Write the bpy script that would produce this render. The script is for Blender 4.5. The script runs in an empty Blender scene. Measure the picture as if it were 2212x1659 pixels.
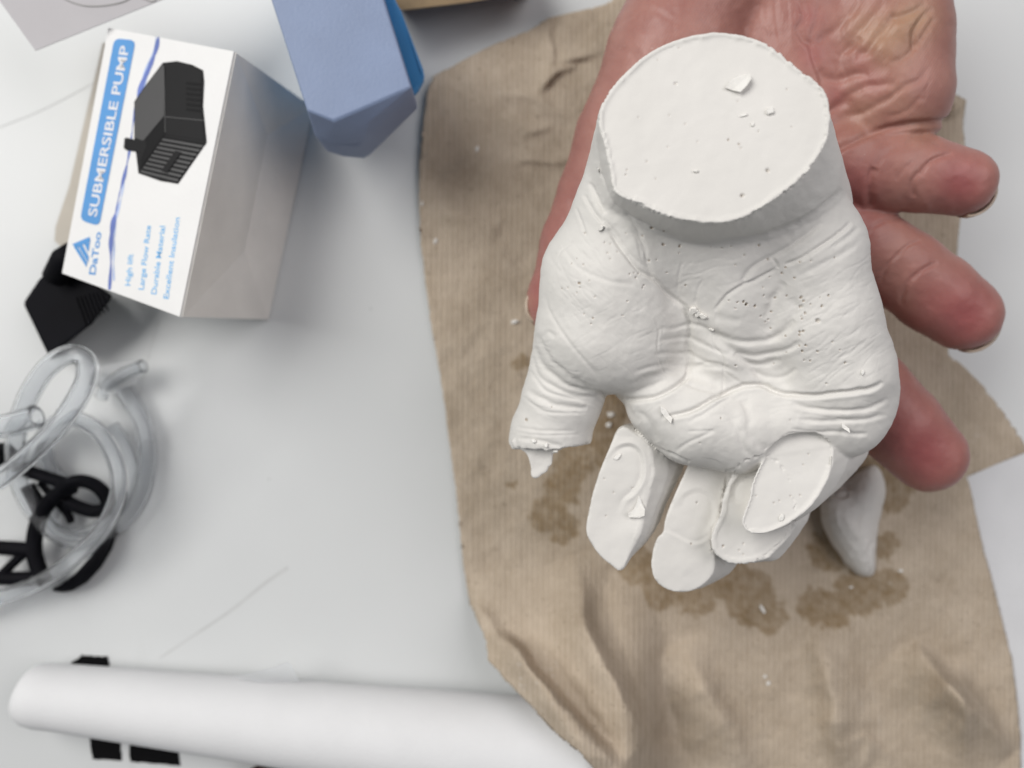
import bpy, bmesh, math, random
import numpy as np
from mathutils import Vector, noise as mnoise
random.seed(7); rng = np.random.default_rng(7)
R = math.radians
S = 0.01                                   # everything below is written in centimetres
H = 30.0                                   # camera height above the table, cm
# ------------------------------------------------------------------ camera, world, lights, exposure
sc = bpy.context.scene
cam_d = bpy.data.cameras.new('camera'); cam = bpy.data.objects.new('camera', cam_d)
sc.collection.objects.link(cam); sc.camera = cam
cam.location = (0, 0, H*S); cam.rotation_euler = (0, 0, 0)
cam_d.sensor_width = 36; cam_d.lens = 27.0
cam_d.clip_start = 0.01; cam_d.clip_end = 50
cam_d.dof.use_dof = True; cam_d.dof.focus_distance = 0.203; cam_d.dof.aperture_fstop = 7.0
w = bpy.data.worlds.new('World'); sc.world = w; w.use_nodes = True
wb = w.node_tree.nodes['Background']; wb.inputs[0].default_value = (0.86, 0.92, 1.0, 1); wb.inputs[1].default_value = 0.13
def area(name, loc, target, size, power, col):
    l = bpy.data.lights.new(name, 'AREA'); l.shape = 'RECTANGLE'; l.size = size[0]; l.size_y = size[1]
    l.energy = power; l.color = col
    o = bpy.data.objects.new(name, l); sc.collection.objects.link(o); o.location = loc
    o.rotation_euler = (Vector(target)-Vector(loc)).to_track_quat('-Z', 'Y').to_euler()
    return o
area('ceiling_panel_lamp', (-0.95, 0.62, 1.30), (0.0, 0.0, 0.05), (1.3, 0.9), 27.0, (1.0, 0.98, 0.945))
area('ceiling_panel_lamp', (0.85, 0.35, 1.30), (0.0, 0.0, 0.05), (1.2, 0.9), 9.5, (1.0, 0.955, 0.96))
sc.view_settings.view_transform = 'Standard'; sc.view_settings.look = 'None'
sc.view_settings.exposure = 0.0; sc.view_settings.gamma = 1.0
sc.cycles.max_bounces = 10; sc.cycles.transparent_max_bounces = 16

# ------------------------------------------------------------------ helpers
def P(px, py, z):                          # a point of the place, from its direction and its height
    d = H-z
    return ((px-1106)/1659*d, -(py-829.5)/1659*d, z)
def topx(V):
    d = H-V[:, 2]
    return 1106+V[:, 0]/d*1659, 829.5-V[:, 1]/d*1659
def c1(L): return [(1080+.415*a, .415*b) for a, b in L]
def c2(L): return [(1080+.4233*a, 594+.4233*b) for a, b in L]
def c3(L): return [(1620+.2676*a, .2676*b) for a, b in L]
def z1(L): return [(1080+.22785*a, 918+.22785*b) for a, b in L]
def z2(L): return [(1458+.26045*a, 864+.26045*b) for a, b in L]
def z3(L): return [(1134+.26045*a, 486+.26045*b) for a, b in L]
def z4(L): return [(1512+.26045*a, 486+.26045*b) for a, b in L]
def tw(L): return [(864+.6093*a, 1080+.6093*b) for a, b in L]
def z5(L): return [(810+.4557*a, .4557*b) for a, b in L]
def bx(L): return [(.4394*a, .4394*b) for a, b in L]
def tb(L): return [(.3907*a, 702+.3907*b) for a, b in L]

def catmull(pts, n=8, closed=False):
    p = np.array(pts, float); out = []; N = len(p)
    rngi = range(N) if closed else range(N-1)
    for i in rngi:
        if closed: a, b, c, d = p[(i-1) % N], p[i], p[(i+1) % N], p[(i+2) % N]
        else: a, b, c, d = p[max(i-1, 0)], p[i], p[i+1], p[min(i+2, N-1)]
        for k in range(n):
            t = k/n
            out.append(.5*((2*b)+(-a+c)*t+(2*a-5*b+4*c-d)*t*t+(-a+3*b-3*c+d)*t**3))
    if not closed: out.append(p[-1])
    return np.array(out)

def mesh_obj(name, V, F, mat, parent=None, smooth=True):
    me = bpy.data.meshes.new(name)
    V = np.asarray(V, float)*S
    me.from_pydata(V.tolist(), [], F if isinstance(F, list) else F.tolist()); me.update()
    if mat: me.materials.append(mat)
    if smooth: me.polygons.foreach_set('use_smooth', [True]*len(me.polygons))
    o = bpy.data.objects.new(name, me); sc.collection.objects.link(o)
    if parent: o.parent = parent
    return o
def fast_mesh(name, V, Q, mat, parent=None):
    me = bpy.data.meshes.new(name)
    V = (np.asarray(V)*S).astype(np.float32); n = len(Q)
    me.vertices.add(len(V)); me.vertices.foreach_set('co', V.ravel())
    me.loops.add(n*4); me.loops.foreach_set('vertex_index', Q.astype(np.int32).ravel())
    me.polygons.add(n); me.polygons.foreach_set('loop_start', np.arange(0, n*4, 4, dtype=np.int32))
    me.update(calc_edges=True); me.validate()
    me.polygons.foreach_set('use_smooth', np.ones(len(me.polygons), bool))
    me.materials.append(mat)
    o = bpy.data.objects.new(name, me); sc.collection.objects.link(o)
    if parent: o.parent = parent
    return o
def attr(me, name, vals):
    a = me.attributes.new(name, 'FLOAT', 'POINT'); a.data.foreach_set('value', np.asarray(vals, np.float32))
def tag(o, label=None, cat=None, group=None, kind=None):
    if label: o['label'] = label
    if cat: o['category'] = cat
    if group: o['group'] = group
    if kind: o['kind'] = kind
    return o
def empty(name, loc):
    o = bpy.data.objects.new(name, None); sc.collection.objects.link(o); o.empty_display_size = .01
    o.location = (loc[0]*S, loc[1]*S, loc[2]*S); return o
def adopt(root, objs):
    for o in objs:
        o.parent = root; o.location = -Vector(root.location)

# ------------------------------------------------------------------ materials
class M:
    def __init__(s, name):
        s.m = bpy.data.materials.new(name); s.m.use_nodes = True; s.t = s.m.node_tree; s.n = s.t.nodes
        s.b = s.n['Principled BSDF']; s.L = s.t.links
        s.tc = s.n.new('ShaderNodeTexCoord').outputs['Object']
    def set(s, **k):
        for a, v in k.items(): s.b.inputs[a.replace('_', ' ')].default_value = v
        return s
    def noise(s, scale, detail=4, rough=.55, vec=None, dist=0):
        x = s.n.new('ShaderNodeTexNoise'); x.inputs['Scale'].default_value = scale; x.inputs['Detail'].default_value = detail
        x.inputs['Roughness'].default_value = rough; x.inputs['Distortion'].default_value = dist
        s.L.new(vec or s.tc, x.inputs['Vector']); return x.outputs[0]
    def mapv(s, scale=(1, 1, 1), rot=(0, 0, 0)):
        x = s.n.new('ShaderNodeMapping'); x.inputs['Scale'].default_value = scale; x.inputs['Rotation'].default_value = rot
        s.L.new(s.tc, x.inputs['Vector']); return x.outputs[0]
    def wave(s, scale, vec, dist=1.5, dscale=2):
        x = s.n.new('ShaderNodeTexWave'); x.inputs['Scale'].default_value = scale; x.inputs['Distortion'].default_value = dist
        x.inputs['Detail Scale'].default_value = dscale; s.L.new(vec, x.inputs['Vector']); return x.outputs['Fac']
    def ramp(s, fac, stops):
        x = s.n.new('ShaderNodeValToRGB'); e = x.color_ramp.elements
        e[0].position, e[0].color = stops[0][0], (*stops[0][1], 1); e[1].position, e[1].color = stops[-1][0], (*stops[-1][1], 1)
        for p, c in stops[1:-1]:
            k = e.new(p); k.color = (*c, 1)
        s.L.new(fac, x.inputs[0]); return x.outputs[0]
    def at(s, name):
        x = s.n.new('ShaderNodeAttribute'); x.attribute_name = name; return x.outputs['Fac']
    def mix(s, fac, a, b, mode='MIX'):
        x = s.n.new('ShaderNodeMix'); x.data_type = 'RGBA'; x.blend_type = mode
        if hasattr(fac, 'is_linked') or not isinstance(fac, (int, float)): s.L.new(fac, x.inputs[0])
        else: x.inputs[0].default_value = fac
        for v, i in ((a, 6), (b, 7)):
            if isinstance(v, tuple): x.inputs[i].default_value = (*v, 1)
            else: s.L.new(v, x.inputs[i])
        return x.outputs[2]
    def math(s, op, a, b):
        x = s.n.new('ShaderNodeMath'); x.operation = op
        for v, i in ((a, 0), (b, 1)):
            if isinstance(v, (int, float)): x.inputs[i].default_value = v
            else: s.L.new(v, x.inputs[i])
        return x.outputs[0]
    def col(s, c): s.L.new(c, s.b.inputs['Base Color']); return s
    def bump(s, h, dist, strength=1.0):
        x = s.n.new('ShaderNodeBump'); x.inputs['Distance'].default_value = dist; x.inputs['Strength'].default_value = strength
        s.L.new(h, x.inputs['Height'])
        if s.b.inputs['Normal'].is_linked: s.L.new(s.b.inputs['Normal'].links[0].from_socket, x.inputs['Normal'])
        s.L.new(x.outputs[0], s.b.inputs['Normal']); return s
def plain(name, c, rough=.6, var=.08, bump=0.0):
    m = M(name); m.set(Roughness=rough)
    m.col(m.ramp(m.noise(60), [(.3, tuple(v*(1-var) for v in c)), (.7, tuple(min(1, v*(1+var)) for v in c))]))
    if bump: m.bump(m.noise(900), bump)
    if max(c) < .02: m.set(Specular_IOR_Level=.12)
    return m.m

m = M('plaster'); m.set(Roughness=.62, Specular_IOR_Level=.25)
base = m.ramp(m.noise(38, 3), [(.3, (.695, .678, .645)), (.7, (.74, .722, .69))])
base = m.mix(m.at('pore'), base, (.36, .30, .235))  # brown residue in the pores, plus painted shade for the smallest holes
m.col(base)
m.bump(m.noise(2600, 3), .00004, .5).bump(m.noise(420, 5, .65), .00009, .4)
MAT_PLASTER = m.m
m = M('plaster_flake'); m.set(Roughness=.7); m.col(m.ramp(m.noise(200), [(.3, (.76, .74, .70)), (.7, (.83, .82, .79))])); m.bump(m.noise(900), .0003)
MAT_FLAKE = m.m

m = M('skin'); m.set(Roughness=.42, Specular_IOR_Level=.38)
n1 = m.noise(70, 4, .6)
pink = m.ramp(n1, [(.3, (.325, .145, .122)), (.7, (.41, .205, .17))])
yel = m.ramp(n1, [(.3, (.36, .22, .12)), (.7, (.44, .30, .18))])
red = m.ramp(n1, [(.3, (.32, .088, .09)), (.7, (.38, .12, .118))])
c = m.mix(m.at('yellow'), pink, yel); c = m.mix(m.at('red'), c, red)
dust = m.math('MULTIPLY', m.math('GREATER_THAN', m.noise(330, 5, .7, dist=1.5), .71), .35)
c = m.mix(dust, c, (.74, .66, .60)); m.col(c)
m.set(Subsurface_Weight=.12, Subsurface_Radius=(.6, .25, .15), Subsurface_Scale=.004)
rv = m.mapv((1, 1, 1), (0, 0, R(32)))
m.bump(m.wave(420, rv, 3.5, .8), .00005, .4).bump(m.noise(1500, 3), .00006, .5).bump(m.noise(260, 4), .00015, .3)
MAT_SKIN = m.m
m = M('fingernail'); m.set(Roughness=.25); m.col(m.ramp(m.noise(300), [(.3, (.46, .36, .27)), (.7, (.60, .50, .40))])); MAT_NAIL = m.m

m = M('white_laminate'); m.set(Roughness=.34, Specular_IOR_Level=.4)
base = m.ramp(m.noise(7, 3), [(.3, (.595, .61, .615)), (.7, (.645, .66, .66))])
sm = m.math('MULTIPLY', m.math('SUBTRACT', m.noise(24, 6, .7, m.mapv((1, .25, 1), (0, 0, R(30)))), .60), 1.6)
base = m.mix(sm, base, (.42, .425, .42))
sp = m.math('GREATER_THAN', m.noise(150, 2), .765); base = m.mix(m.math('MULTIPLY', sp, .45), base, (.33, .33, .33))
m.col(base); m.bump(m.noise(700, 3), .00006, .4)
MAT_TABLE = m.m

m = M('brown_paper_towel'); m.set(Roughness=.9, Specular_IOR_Level=.1)
cb = m.n.new('ShaderNodeCombineXYZ'); m.L.new(m.at('sheet_u'), cb.inputs[0]); m.L.new(m.at('sheet_v'), cb.inputs[1])
mp = m.n.new('ShaderNodeMapping'); mp.inputs['Scale'].default_value = (1, .05, 1); mp.inputs['Rotation'].default_value = (0, 0, R(-3)); m.L.new(cb.outputs[0], mp.inputs['Vector'])
rib = m.wave(150, mp.outputs[0], 2.6, 9)
fib = m.noise(620, 5, .7, m.mapv((1, .45, 1))); big = m.noise(55, 6, .65)
base = m.ramp(big, [(.28, (.415, .34, .26)), (.72, (.56, .475, .38))])
base = m.mix(m.math('MULTIPLY', m.math('MULTIPLY', m.math('SUBTRACT', 1.0, rib), m.noise(90, 4, .7)), .45), base, (.29, .225, .15))
base = m.mix(m.math('MULTIPLY', m.math('GREATER_THAN', fib, .57), .26), base, (.60, .51, .41))
base = m.mix(m.math('MULTIPLY', m.math('LESS_THAN', m.noise(480, 3), .33), .3), base, (.14, .10, .07))
base = m.mix(m.math('MULTIPLY', m.at('stain'), .85), base, (.19, .12, .045))
base = m.mix(m.at('dust'), base, (.62, .58, .53))
m.col(base); m.bump(rib, .0002, .6).bump(fib, .0004, .7).bump(m.noise(160, 5), .0004, .4)
MAT_TOWEL = m.m

MAT_PAPER = plain('white_roll_paper', (.72, .725, .735), .75, .02, .00015)
MAT_SHEET = plain('white_paper_sheet', (.66, .665, .68), .75, .03, .0001)
MAT_SHADEDSHEET = plain('shaded_paper_sheet', (.47, .455, .47), .7, .03)  # white paper; the shade lying on it is put into this grey
MAT_INK = plain('grey_ink', (.28, .28, .27), .7)
MAT_BOX = plain('white_card', (.77, .77, .765), .5, .02, .0001)
MAT_BOXSIDE = plain('grey_card', (.77, .75, .715), .7, .05, .0002)
MAT_BLUE = plain('print_blue', (.055, .27, .62), .45, .08)
MAT_LBLUE = plain('print_light_blue', (.12, .42, .76), .45, .1)
MAT_WATER = plain('print_navy', (.09, .15, .46), .45, .3)
MAT_PALEWATER = plain('print_pale_blue', (.40, .50, .75), .45, .3)
MAT_LETTER = plain('print_white', (.74, .74, .76), .45, .02)
MAT_P1 = plain('print_charcoal', (.011, .011, .012), .5)
MAT_P2 = plain('print_dark_grey', (.022, .022, .024), .5)
MAT_P3 = plain('print_black', (.004, .004, .005), .5)
MAT_P4 = plain('print_mid_grey', (.035, .035, .037), .5)
MAT_BLUEBOX = plain('blue_card', (.215, .275, .42), .5, .05, .0001)
MAT_BLUEEDGE = plain('bright_blue_card', (.05, .23, .50), .35, .06)
MAT_BLACK = plain('black_plastic', (.003, .003, .005), .7, .3)
MAT_TAPE = plain('black_tape', (.003, .003, .0035), .8, .2, .0003)
MAT_BEIGE = plain('beige_card', (.50, .46, .40), .7, .05)
MAT_WOOD = plain('brown_wood', (.20, .14, .075), .7, .25, .0005)
MAT_MAROON = plain('dark_maroon_leather', (.035, .012, .012), .5, .2)
m = M('clear_vinyl'); m.set(Roughness=.12, Transmission_Weight=.93, IOR=1.2, Base_Color=(.93, .945, .96, 1)); MAT_TUBE = m.m
m = M('clear_film'); m.set(Roughness=.35, Transmission_Weight=.85, IOR=1.1, Base_Color=(.86, .87, .88, 1)); MAT_FILM = m.m
MAT_SMUDGE = plain('grey_smudge', (.53, .54, .54), .5, .10)

# ------------------------------------------------------------------ solid modelling by distance fields
class Field:
    def __init__(s, lo, hi, h):
        s.h = h; s.lo = np.array(lo, float)
        s.x, s.y, s.z = [np.arange(lo[i], hi[i], h) for i in range(3)]
        s.F = np.full((len(s.x), len(s.y), len(s.z)), 2.0, np.float32)
    def box(s, lo, hi):
        r = []
        for ax, a, b in ((s.x, lo[0], hi[0]), (s.y, lo[1], hi[1]), (s.z, lo[2], hi[2])):
            r.append(slice(max(0, int(np.searchsorted(ax, a))), min(len(ax), int(np.searchsorted(ax, b)))))
        return tuple(r)
    def smin(s, sl, d, k):
        A = s.F[sl]
        if k <= 0: s.F[sl] = np.minimum(A, d); return
        hh = np.clip(.5+.5*(A-d)/k, 0, 1)
        s.F[sl] = A*(1-hh)+d*hh-k*hh*(1-hh)
    def chain(s, pts, k=.3, flat=1.0, clip=None):
        """round cones along (px, py, z, radius px); flat < 1 squashes them in height"""
        Q = []
        for (a, b, z, r) in pts: Q.append((*P(a, b, z), r/1659*(H-z)))
        for i in range(max(1, len(Q)-1)):
            a = np.array(Q[i][:3]); ra = Q[i][3]
            if len(Q) == 1: b, rb = a+1e-4, ra
            else: b = np.array(Q[i+1][:3]); rb = Q[i+1][3]
            m_ = max(ra, rb)+k+.25
            sl = s.box(np.minimum(a, b)-m_, np.maximum(a, b)+m_)
            X = s.x[sl[0]][:, None, None]; Y = s.y[sl[1]][None, :, None]; Z = s.z[sl[2]][None, None, :]
            ba = (b-a)*np.array([1, 1, 1/flat]); px, py, pz = X-a[0], Y-a[1], (Z-a[2])/flat
            t = np.clip((px*ba[0]+py*ba[1]+pz*ba[2])/(ba@ba), 0, 1)
            d = (np.sqrt((px-ba[0]*t)**2+(py-ba[1]*t)**2+(pz-ba[2]*t)**2)-(ra+(rb-ra)*t))*(flat if flat < 1 else 1)
            if clip is not None: d = np.maximum(d, clip(X, Y, Z))
            s.smin(sl, d.astype(np.float32), k)
    def loft(s, levels, top, k=.05, dish=None, rough=0.0, rim=.11, carve=0):
        """levels: [(z, closed px outline)] with equal point counts; top(x, y) -> height of the cut; dish = depth"""
        C = []
        for z, pts in levels:
            c = catmull(pts, 3, True); C.append(np.array([P(a, b, z)[:2] for a, b in c]))
        zs = [l[0] for l in levels]; C = np.array(C)
        lo = C.min((0, 1))-.4-k; hi = C.max((0, 1))+.4+k
        sl = s.box((lo[0], lo[1], min(zs)), (hi[0], hi[1], max(zs)+1.6))
        X, Y = np.meshgrid(s.x[sl[0]], s.y[sl[1]], indexing='ij')
        T = top(X, Y)
        if rough: T = T+rough*vnoise(X*2.2, Y*2.2, 3)
        order = np.argsort(zs); zo = np.array(zs)[order]; Co = C[order]
        D = np.empty((X.shape[0], X.shape[1], sl[2].stop-sl[2].start), np.float32)
        wob = .035*vnoise(X*5, Y*5, 9)
        for j, z in enumerate(s.z[sl[2]]):
            zz = min(max(z, zo[0]), zo[-1]); i = max(1, min(int(np.searchsorted(zo, zz)), len(zo)-1))
            t = (zz-zo[i-1])/(zo[i]-zo[i-1]); poly = Co[i-1]*(1-t)+Co[i]*t
            d2 = poly_sdf(poly, X, Y)+wob*rough*20*.25
            zt = z-T; d = np.maximum(d2, zt)
            if dish: d = np.maximum(d, -np.maximum(d2+rim, -(zt+dish)))
            D[:, :, j] = d
            if carve:
                A_ = s.F[sl[0], sl[1], sl[2].start+j]; s.F[sl[0], sl[1], sl[2].start+j] = np.maximum(A_, -np.maximum(d2+.03, T-.02-z)); s.F[sl[0], sl[1], sl[2].start+j] = np.maximum(s.F[sl[0], sl[1], sl[2].start+j], -np.maximum(d2+rim, T-dish-z))
        s.smin(sl, D, k)
    def mesh(s):
        F = s.F; I = F < 0
        nx, ny, nz = F.shape
        c = np.zeros((nx-1, ny-1, nz-1), np.int8)
        for a in (0, 1):
            for b in (0, 1):
                for d in (0, 1): c += I[a:nx-1+a, b:ny-1+b, d:nz-1+d]
        act = (c > 0) & (c < 8)
        ix, iy, iz = np.nonzero(act); n = len(ix)
        idx = np.full(act.shape, -1, np.int32); idx[ix, iy, iz] = np.arange(n)
        cor = {(a, b, d): F[ix+a, iy+b, iz+d] for a in (0, 1) for b in (0, 1) for d in (0, 1)}
        acc = np.zeros((n, 3)); cnt = np.zeros(n)
        for a in list(cor):
            for ax in range(3):
                if a[ax] == 1: continue
                b = list(a); b[ax] = 1; b = tuple(b)
                fa, fb = cor[a], cor[b]; ok = (fa < 0) != (fb < 0)
                t = np.where(ok, fa/np.where(ok, fa-fb, 1), 0)
                p = np.zeros((n, 3)); p += np.array(a); p[:, ax] += t
                acc[ok] += p[ok]; cnt[ok] += 1
        V = (acc/cnt[:, None]+np.stack([ix, iy, iz], 1))*s.h+s.lo
        quads = []
        for ax in range(3):
            sh = [slice(0, n_) for n_ in F.shape]
            A = [slice(1, n_-1) for n_ in F.shape]; A[ax] = slice(0, F.shape[ax]-1)
            B = list(A); B[ax] = slice(1, F.shape[ax])
            fa, fb = I[tuple(A)], I[tuple(B)]
            o1, o2 = [(1, 2), (2, 0), (0, 1)][ax]
            e = np.array(np.nonzero(fa != fb)).T
            off = np.array([1, 1, 1]); off[ax] = 0; e = e+off
            flip = fa[tuple((e-off).T)]
            def q(d1, d2):
                g = e.copy(); g[:, o1] -= d1; g[:, o2] -= d2; return idx[g[:, 0], g[:, 1], g[:, 2]]
            Q = np.stack([q(1, 1), q(0, 1), q(0, 0), q(1, 0)], 1)
            Q[~flip] = Q[~flip][:, ::-1]; quads.append(Q)
        Q = np.concatenate(quads); Q = Q[(Q >= 0).all(1)]
        return V, Q
def vnoise(X, Y, seed, Z=None):
    """smooth value noise, -1..1"""
    r = np.random.default_rng(seed); N = 64; T = r.uniform(-1, 1, (N, N))
    out = 0; amp = 1; tot = 0
    for o in range(3):
        x, y = X*2**o+17.3*o, Y*2**o+5.1*o; xi, yi = np.floor(x).astype(int), np.floor(y).astype(int)
        fx, fy = x-xi, y-yi; fx = fx*fx*(3-2*fx); fy = fy*fy*(3-2*fy)
        g = lambda a, b: T[a % N, b % N]
        out = out+amp*((g(xi, yi)*(1-fx)+g(xi+1, yi)*fx)*(1-fy)+(g(xi, yi+1)*(1-fx)+g(xi+1, yi+1)*fx)*fy); tot += amp; amp *= .5
    return out/tot
def poly_sdf(poly, X, Y):
    best = np.full(X.shape, 1e9); ins = np.zeros(X.shape, bool); n = len(poly)
    for i in range(n):
        ax, ay = poly[i]; bx_, by = poly[(i+1) % n]; ex, ey = bx_-ax, by-ay; wx, wy = X-ax, Y-ay
        t = np.clip((wx*ex+wy*ey)/(ex*ex+ey*ey+1e-12), 0, 1)
        best = np.minimum(best, (wx-ex*t)**2+(wy-ey*t)**2)
        c = ((ay > Y) != (by > Y)) & (X < (bx_-ax)*(Y-ay)/(by-ay+1e-12)+ax); ins ^= c
    return np.where(ins, -1, 1)*np.sqrt(best)
def line_field(px, py, poly, width, reach=3.2):
    """distance in px to a poly-line, taper along it; returns (indices, dist, taper)"""
    poly = np.array(poly); m_ = width*reach
    lo, hi = poly.min(0)-m_, poly.max(0)+m_
    ii = np.nonzero((px > lo[0]) & (px < hi[0]) & (py > lo[1]) & (py < hi[1]))[0]
    if len(ii) == 0: return ii, None, None, None
    x, y = px[ii], py[ii]; best = np.full(len(ii), 1e9); tt = np.zeros(len(ii)); side = np.zeros(len(ii)); n = len(poly)-1
    for i in range(n):
        a, b = poly[i], poly[i+1]; e = b-a; wx, wy = x-a[0], y-a[1]
        t = np.clip((wx*e[0]+wy*e[1])/(e@e+1e-9), 0, 1)
        d = (wx-e[0]*t)**2+(wy-e[1]*t)**2; k = d < best
        best[k] = d[k]; tt[k] = ((i+t)/n)[k]; side[k] = np.sign(e[0]*wy-e[1]*wx)[k]
    return ii, np.sqrt(best), tt, side
def creases(V, N, lines, mask, seed=1):
    """displacement in cm for folds: (pts, width px, depth cm, taper at ends, step) """
    px, py = topx(V); D = np.zeros(len(V))
    wx = 3*vnoise(px/26, py/26, seed+40); wy = 3*vnoise(px/26, py/26, seed+41)
    for L in lines:
        pts, wd, dp = L[:3]; tap = L[3] if len(L) > 3 else .18; step = L[4] if len(L) > 4 else 0
        poly = catmull(pts, 5)
        wob = .3 if wd < 4 else 1.0
        ii, d, t, sd = line_field(px+wx*wob*.6, py+wy*wob*.6, poly, wd)
        if len(ii) == 0: continue
        tp = np.clip(np.minimum(t, 1-t)/tap, 0, 1)**.7 if tap > 0 else 1.0
        g = -np.exp(-(d/wd)**2)+.07*np.exp(-((d-2.0*wd)/(wd*.9))**2)
        if step: g = g+step*sd*np.clip(d/wd, 0, 1)*np.exp(-(d/(1.8*wd))**2)
        D[ii] += dp*g*tp
    return D*mask
def vert_data(me):
    n = len(me.vertices); V = np.empty(n*3, np.float32); me.vertices.foreach_get('co', V)
    N = np.empty(n*3, np.float32); me.vertex_normals.foreach_get('vector', N)
    return V.reshape(-1, 3).astype(float)/S, N.reshape(-1, 3).astype(float)
def refine(V, Q):
    """one step of Catmull-Clark on an all-quad mesh"""
    nv, nq = len(V), len(Q)
    E = np.stack([Q, np.roll(Q, -1, 1)], -1).reshape(-1, 2); Es = np.sort(E, 1).astype(np.int64)
    key = Es[:, 0]*nv+Es[:, 1]; uk, inv = np.unique(key, return_inverse=True); inv = inv.ravel(); ne = len(uk)
    a, b = uk//nv, uk % nv; fp = V[Q].mean(1); fr = np.repeat(np.arange(nq), 4)
    cnt = np.bincount(inv, minlength=ne); ef = np.stack([np.bincount(inv, fp[fr, k], ne) for k in range(3)], 1)
    mid = (V[a]+V[b])/2; ep = np.where(cnt[:, None] == 2, (V[a]+V[b]+ef)/4, mid)
    val = np.bincount(np.r_[a, b], minlength=nv).astype(float)
    Rm = np.stack([np.bincount(np.r_[a, b], np.r_[mid[:, k], mid[:, k]], nv) for k in range(3)], 1)/np.maximum(val, 1)[:, None]
    vf = np.bincount(Q.ravel(), minlength=nv).astype(float)
    Fm = np.stack([np.bincount(Q.ravel(), np.repeat(fp[:, k], 4), nv) for k in range(3)], 1)/np.maximum(vf, 1)[:, None]
    n = val[:, None]; NV = np.where(n >= 3, (Fm+2*Rm+(n-3)*V)/np.maximum(n, 1), V)
    V2 = np.concatenate([NV, ep, fp]); ei = inv.reshape(-1, 4)+nv; f0 = np.arange(nq)+nv+ne
    Q2 = np.concatenate([np.stack([Q[:, k], ei[:, k], f0, ei[:, (k-1) % 4]], 1) for k in range(4)])
    return V2, Q2
def smoothstep(a, b, x):
    t = np.clip((x-a)/(b-a), 0, 1); return t*t*(3-2*t)

# ------------------------------------------------------------------ THE SETTING: the white table
def sheet(name, pts, z, mat, th=.02, parent=None):
    n = len(pts); V = [P(a, b, z) for a, b in pts]+[P(a, b, z)[:2]+(z-th,) for a, b in pts]
    F = [list(range(n))[::-1], [n+i for i in range(n)]]
    ar = sum(V[i][0]*V[(i+1) % n][1]-V[(i+1) % n][0]*V[i][1] for i in range(n))
    if ar > 0: F = [list(range(n)), [n+i for i in range(n)][::-1]]
    for i in range(n):
        j = (i+1) % n; F.append([i, n+i, n+j, j] if ar > 0 else [j, n+j, n+i, i])
    return mesh_obj(name, V, F, mat, parent, smooth=False)
tb_ = mesh_obj('table_top', [(x, y, z) for z in (-2.5, 0) for x, y in ((-70, -50), (70, -50), (70, 50), (-70, 50))],
               [[4, 5, 6, 7], [0, 3, 2, 1], [0, 1, 5, 4], [1, 2, 6, 5], [2, 3, 7, 6], [3, 0, 4, 7]], MAT_TABLE, smooth=False)
tag(tb_, 'white laminate table top with faint scuffs under everything', kind='structure')
def ribbon(name, pts, wd, z, mat, th=.012, parent=None):
    p = catmull(pts, 6); n = len(p); A, B = [], []
    for i in range(n):
        t = p[min(i+1, n-1)]-p[max(i-1, 0)]; t = t/(np.hypot(*t)+1e-9); w_ = wd[0]+(wd[1]-wd[0])*i/(n-1) if isinstance(wd, tuple) else wd
        if callable(w_): w_ = w_(i/(n-1))
        nn = np.array([-t[1], t[0]])*w_/2; A.append(tuple(p[i]+nn)); B.append(tuple(p[i]-nn))
    return sheet(name, A+B[::-1], z, mat, th, parent)
ribbon('smudge', [(345, 1422), (420, 1372), (500, 1318), (570, 1262), (622, 1226)], (4, 8), .006, MAT_SMUDGE, .004, tb_)
ribbon('joint_line', [(-20, 282), (90, 238), (205, 178)], 3, .006, MAT_SMUDGE, .004, tb_)
ribbon('joint_line', [(300, 860), (318, 780), (343, 690)], 2.5, .006, MAT_SMUDGE, .004, tb_)

# ------------------------------------------------------------------ THE PLASTER CAST
f = Field((-.6, -7.3, 3.2), (13.0, 9.6, 12.6), .055)
# palm: heel, ball of the thumb, outer heel, hollow, far pad
f.chain([(1395, 470, 8.9, 118), (1310, 600, 8.3, 138), (1292, 715, 8.0, 136)], .3)
f.chain([(1385, 392, 9.3, 112), (1362, 450, 8.95, 118), (1330, 560, 8.5, 132)], .25)
f.chain([(1330, 640, 8.2, 130), (1348, 725, 8.0, 126)], .3)
f.chain([(1680, 440, 9.0, 125), (1722, 545, 8.6, 135), (1750, 690, 8.2, 136), (1784, 800, 7.8, 140)], .35)
f.chain([(1550, 470, 8.8, 130), (1550, 600, 8.3, 120), (1560, 740, 7.75, 112)], .7)
f.chain([(1440, 520, 8.6, 120), (1640, 520, 8.6, 120)], .4)
f.chain([(1438, 866, 7.85, 88), (1500, 905, 7.85, 96), (1585, 927, 7.85, 90), (1690, 905, 7.85, 88), (1810, 885, 7.7, 106)], .32)
f.chain([(1785, 860, 7.7, 110), (1840, 848, 7.5, 90)], .35)
f.chain([(1560, 780, 7.3, 110), (1600, 840, 7.3, 110), (1690, 840, 7.5, 110)], .35)
f.chain([(1400, 800, 7.1, 90), (1480, 860, 7.1, 95)], .3)
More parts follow.
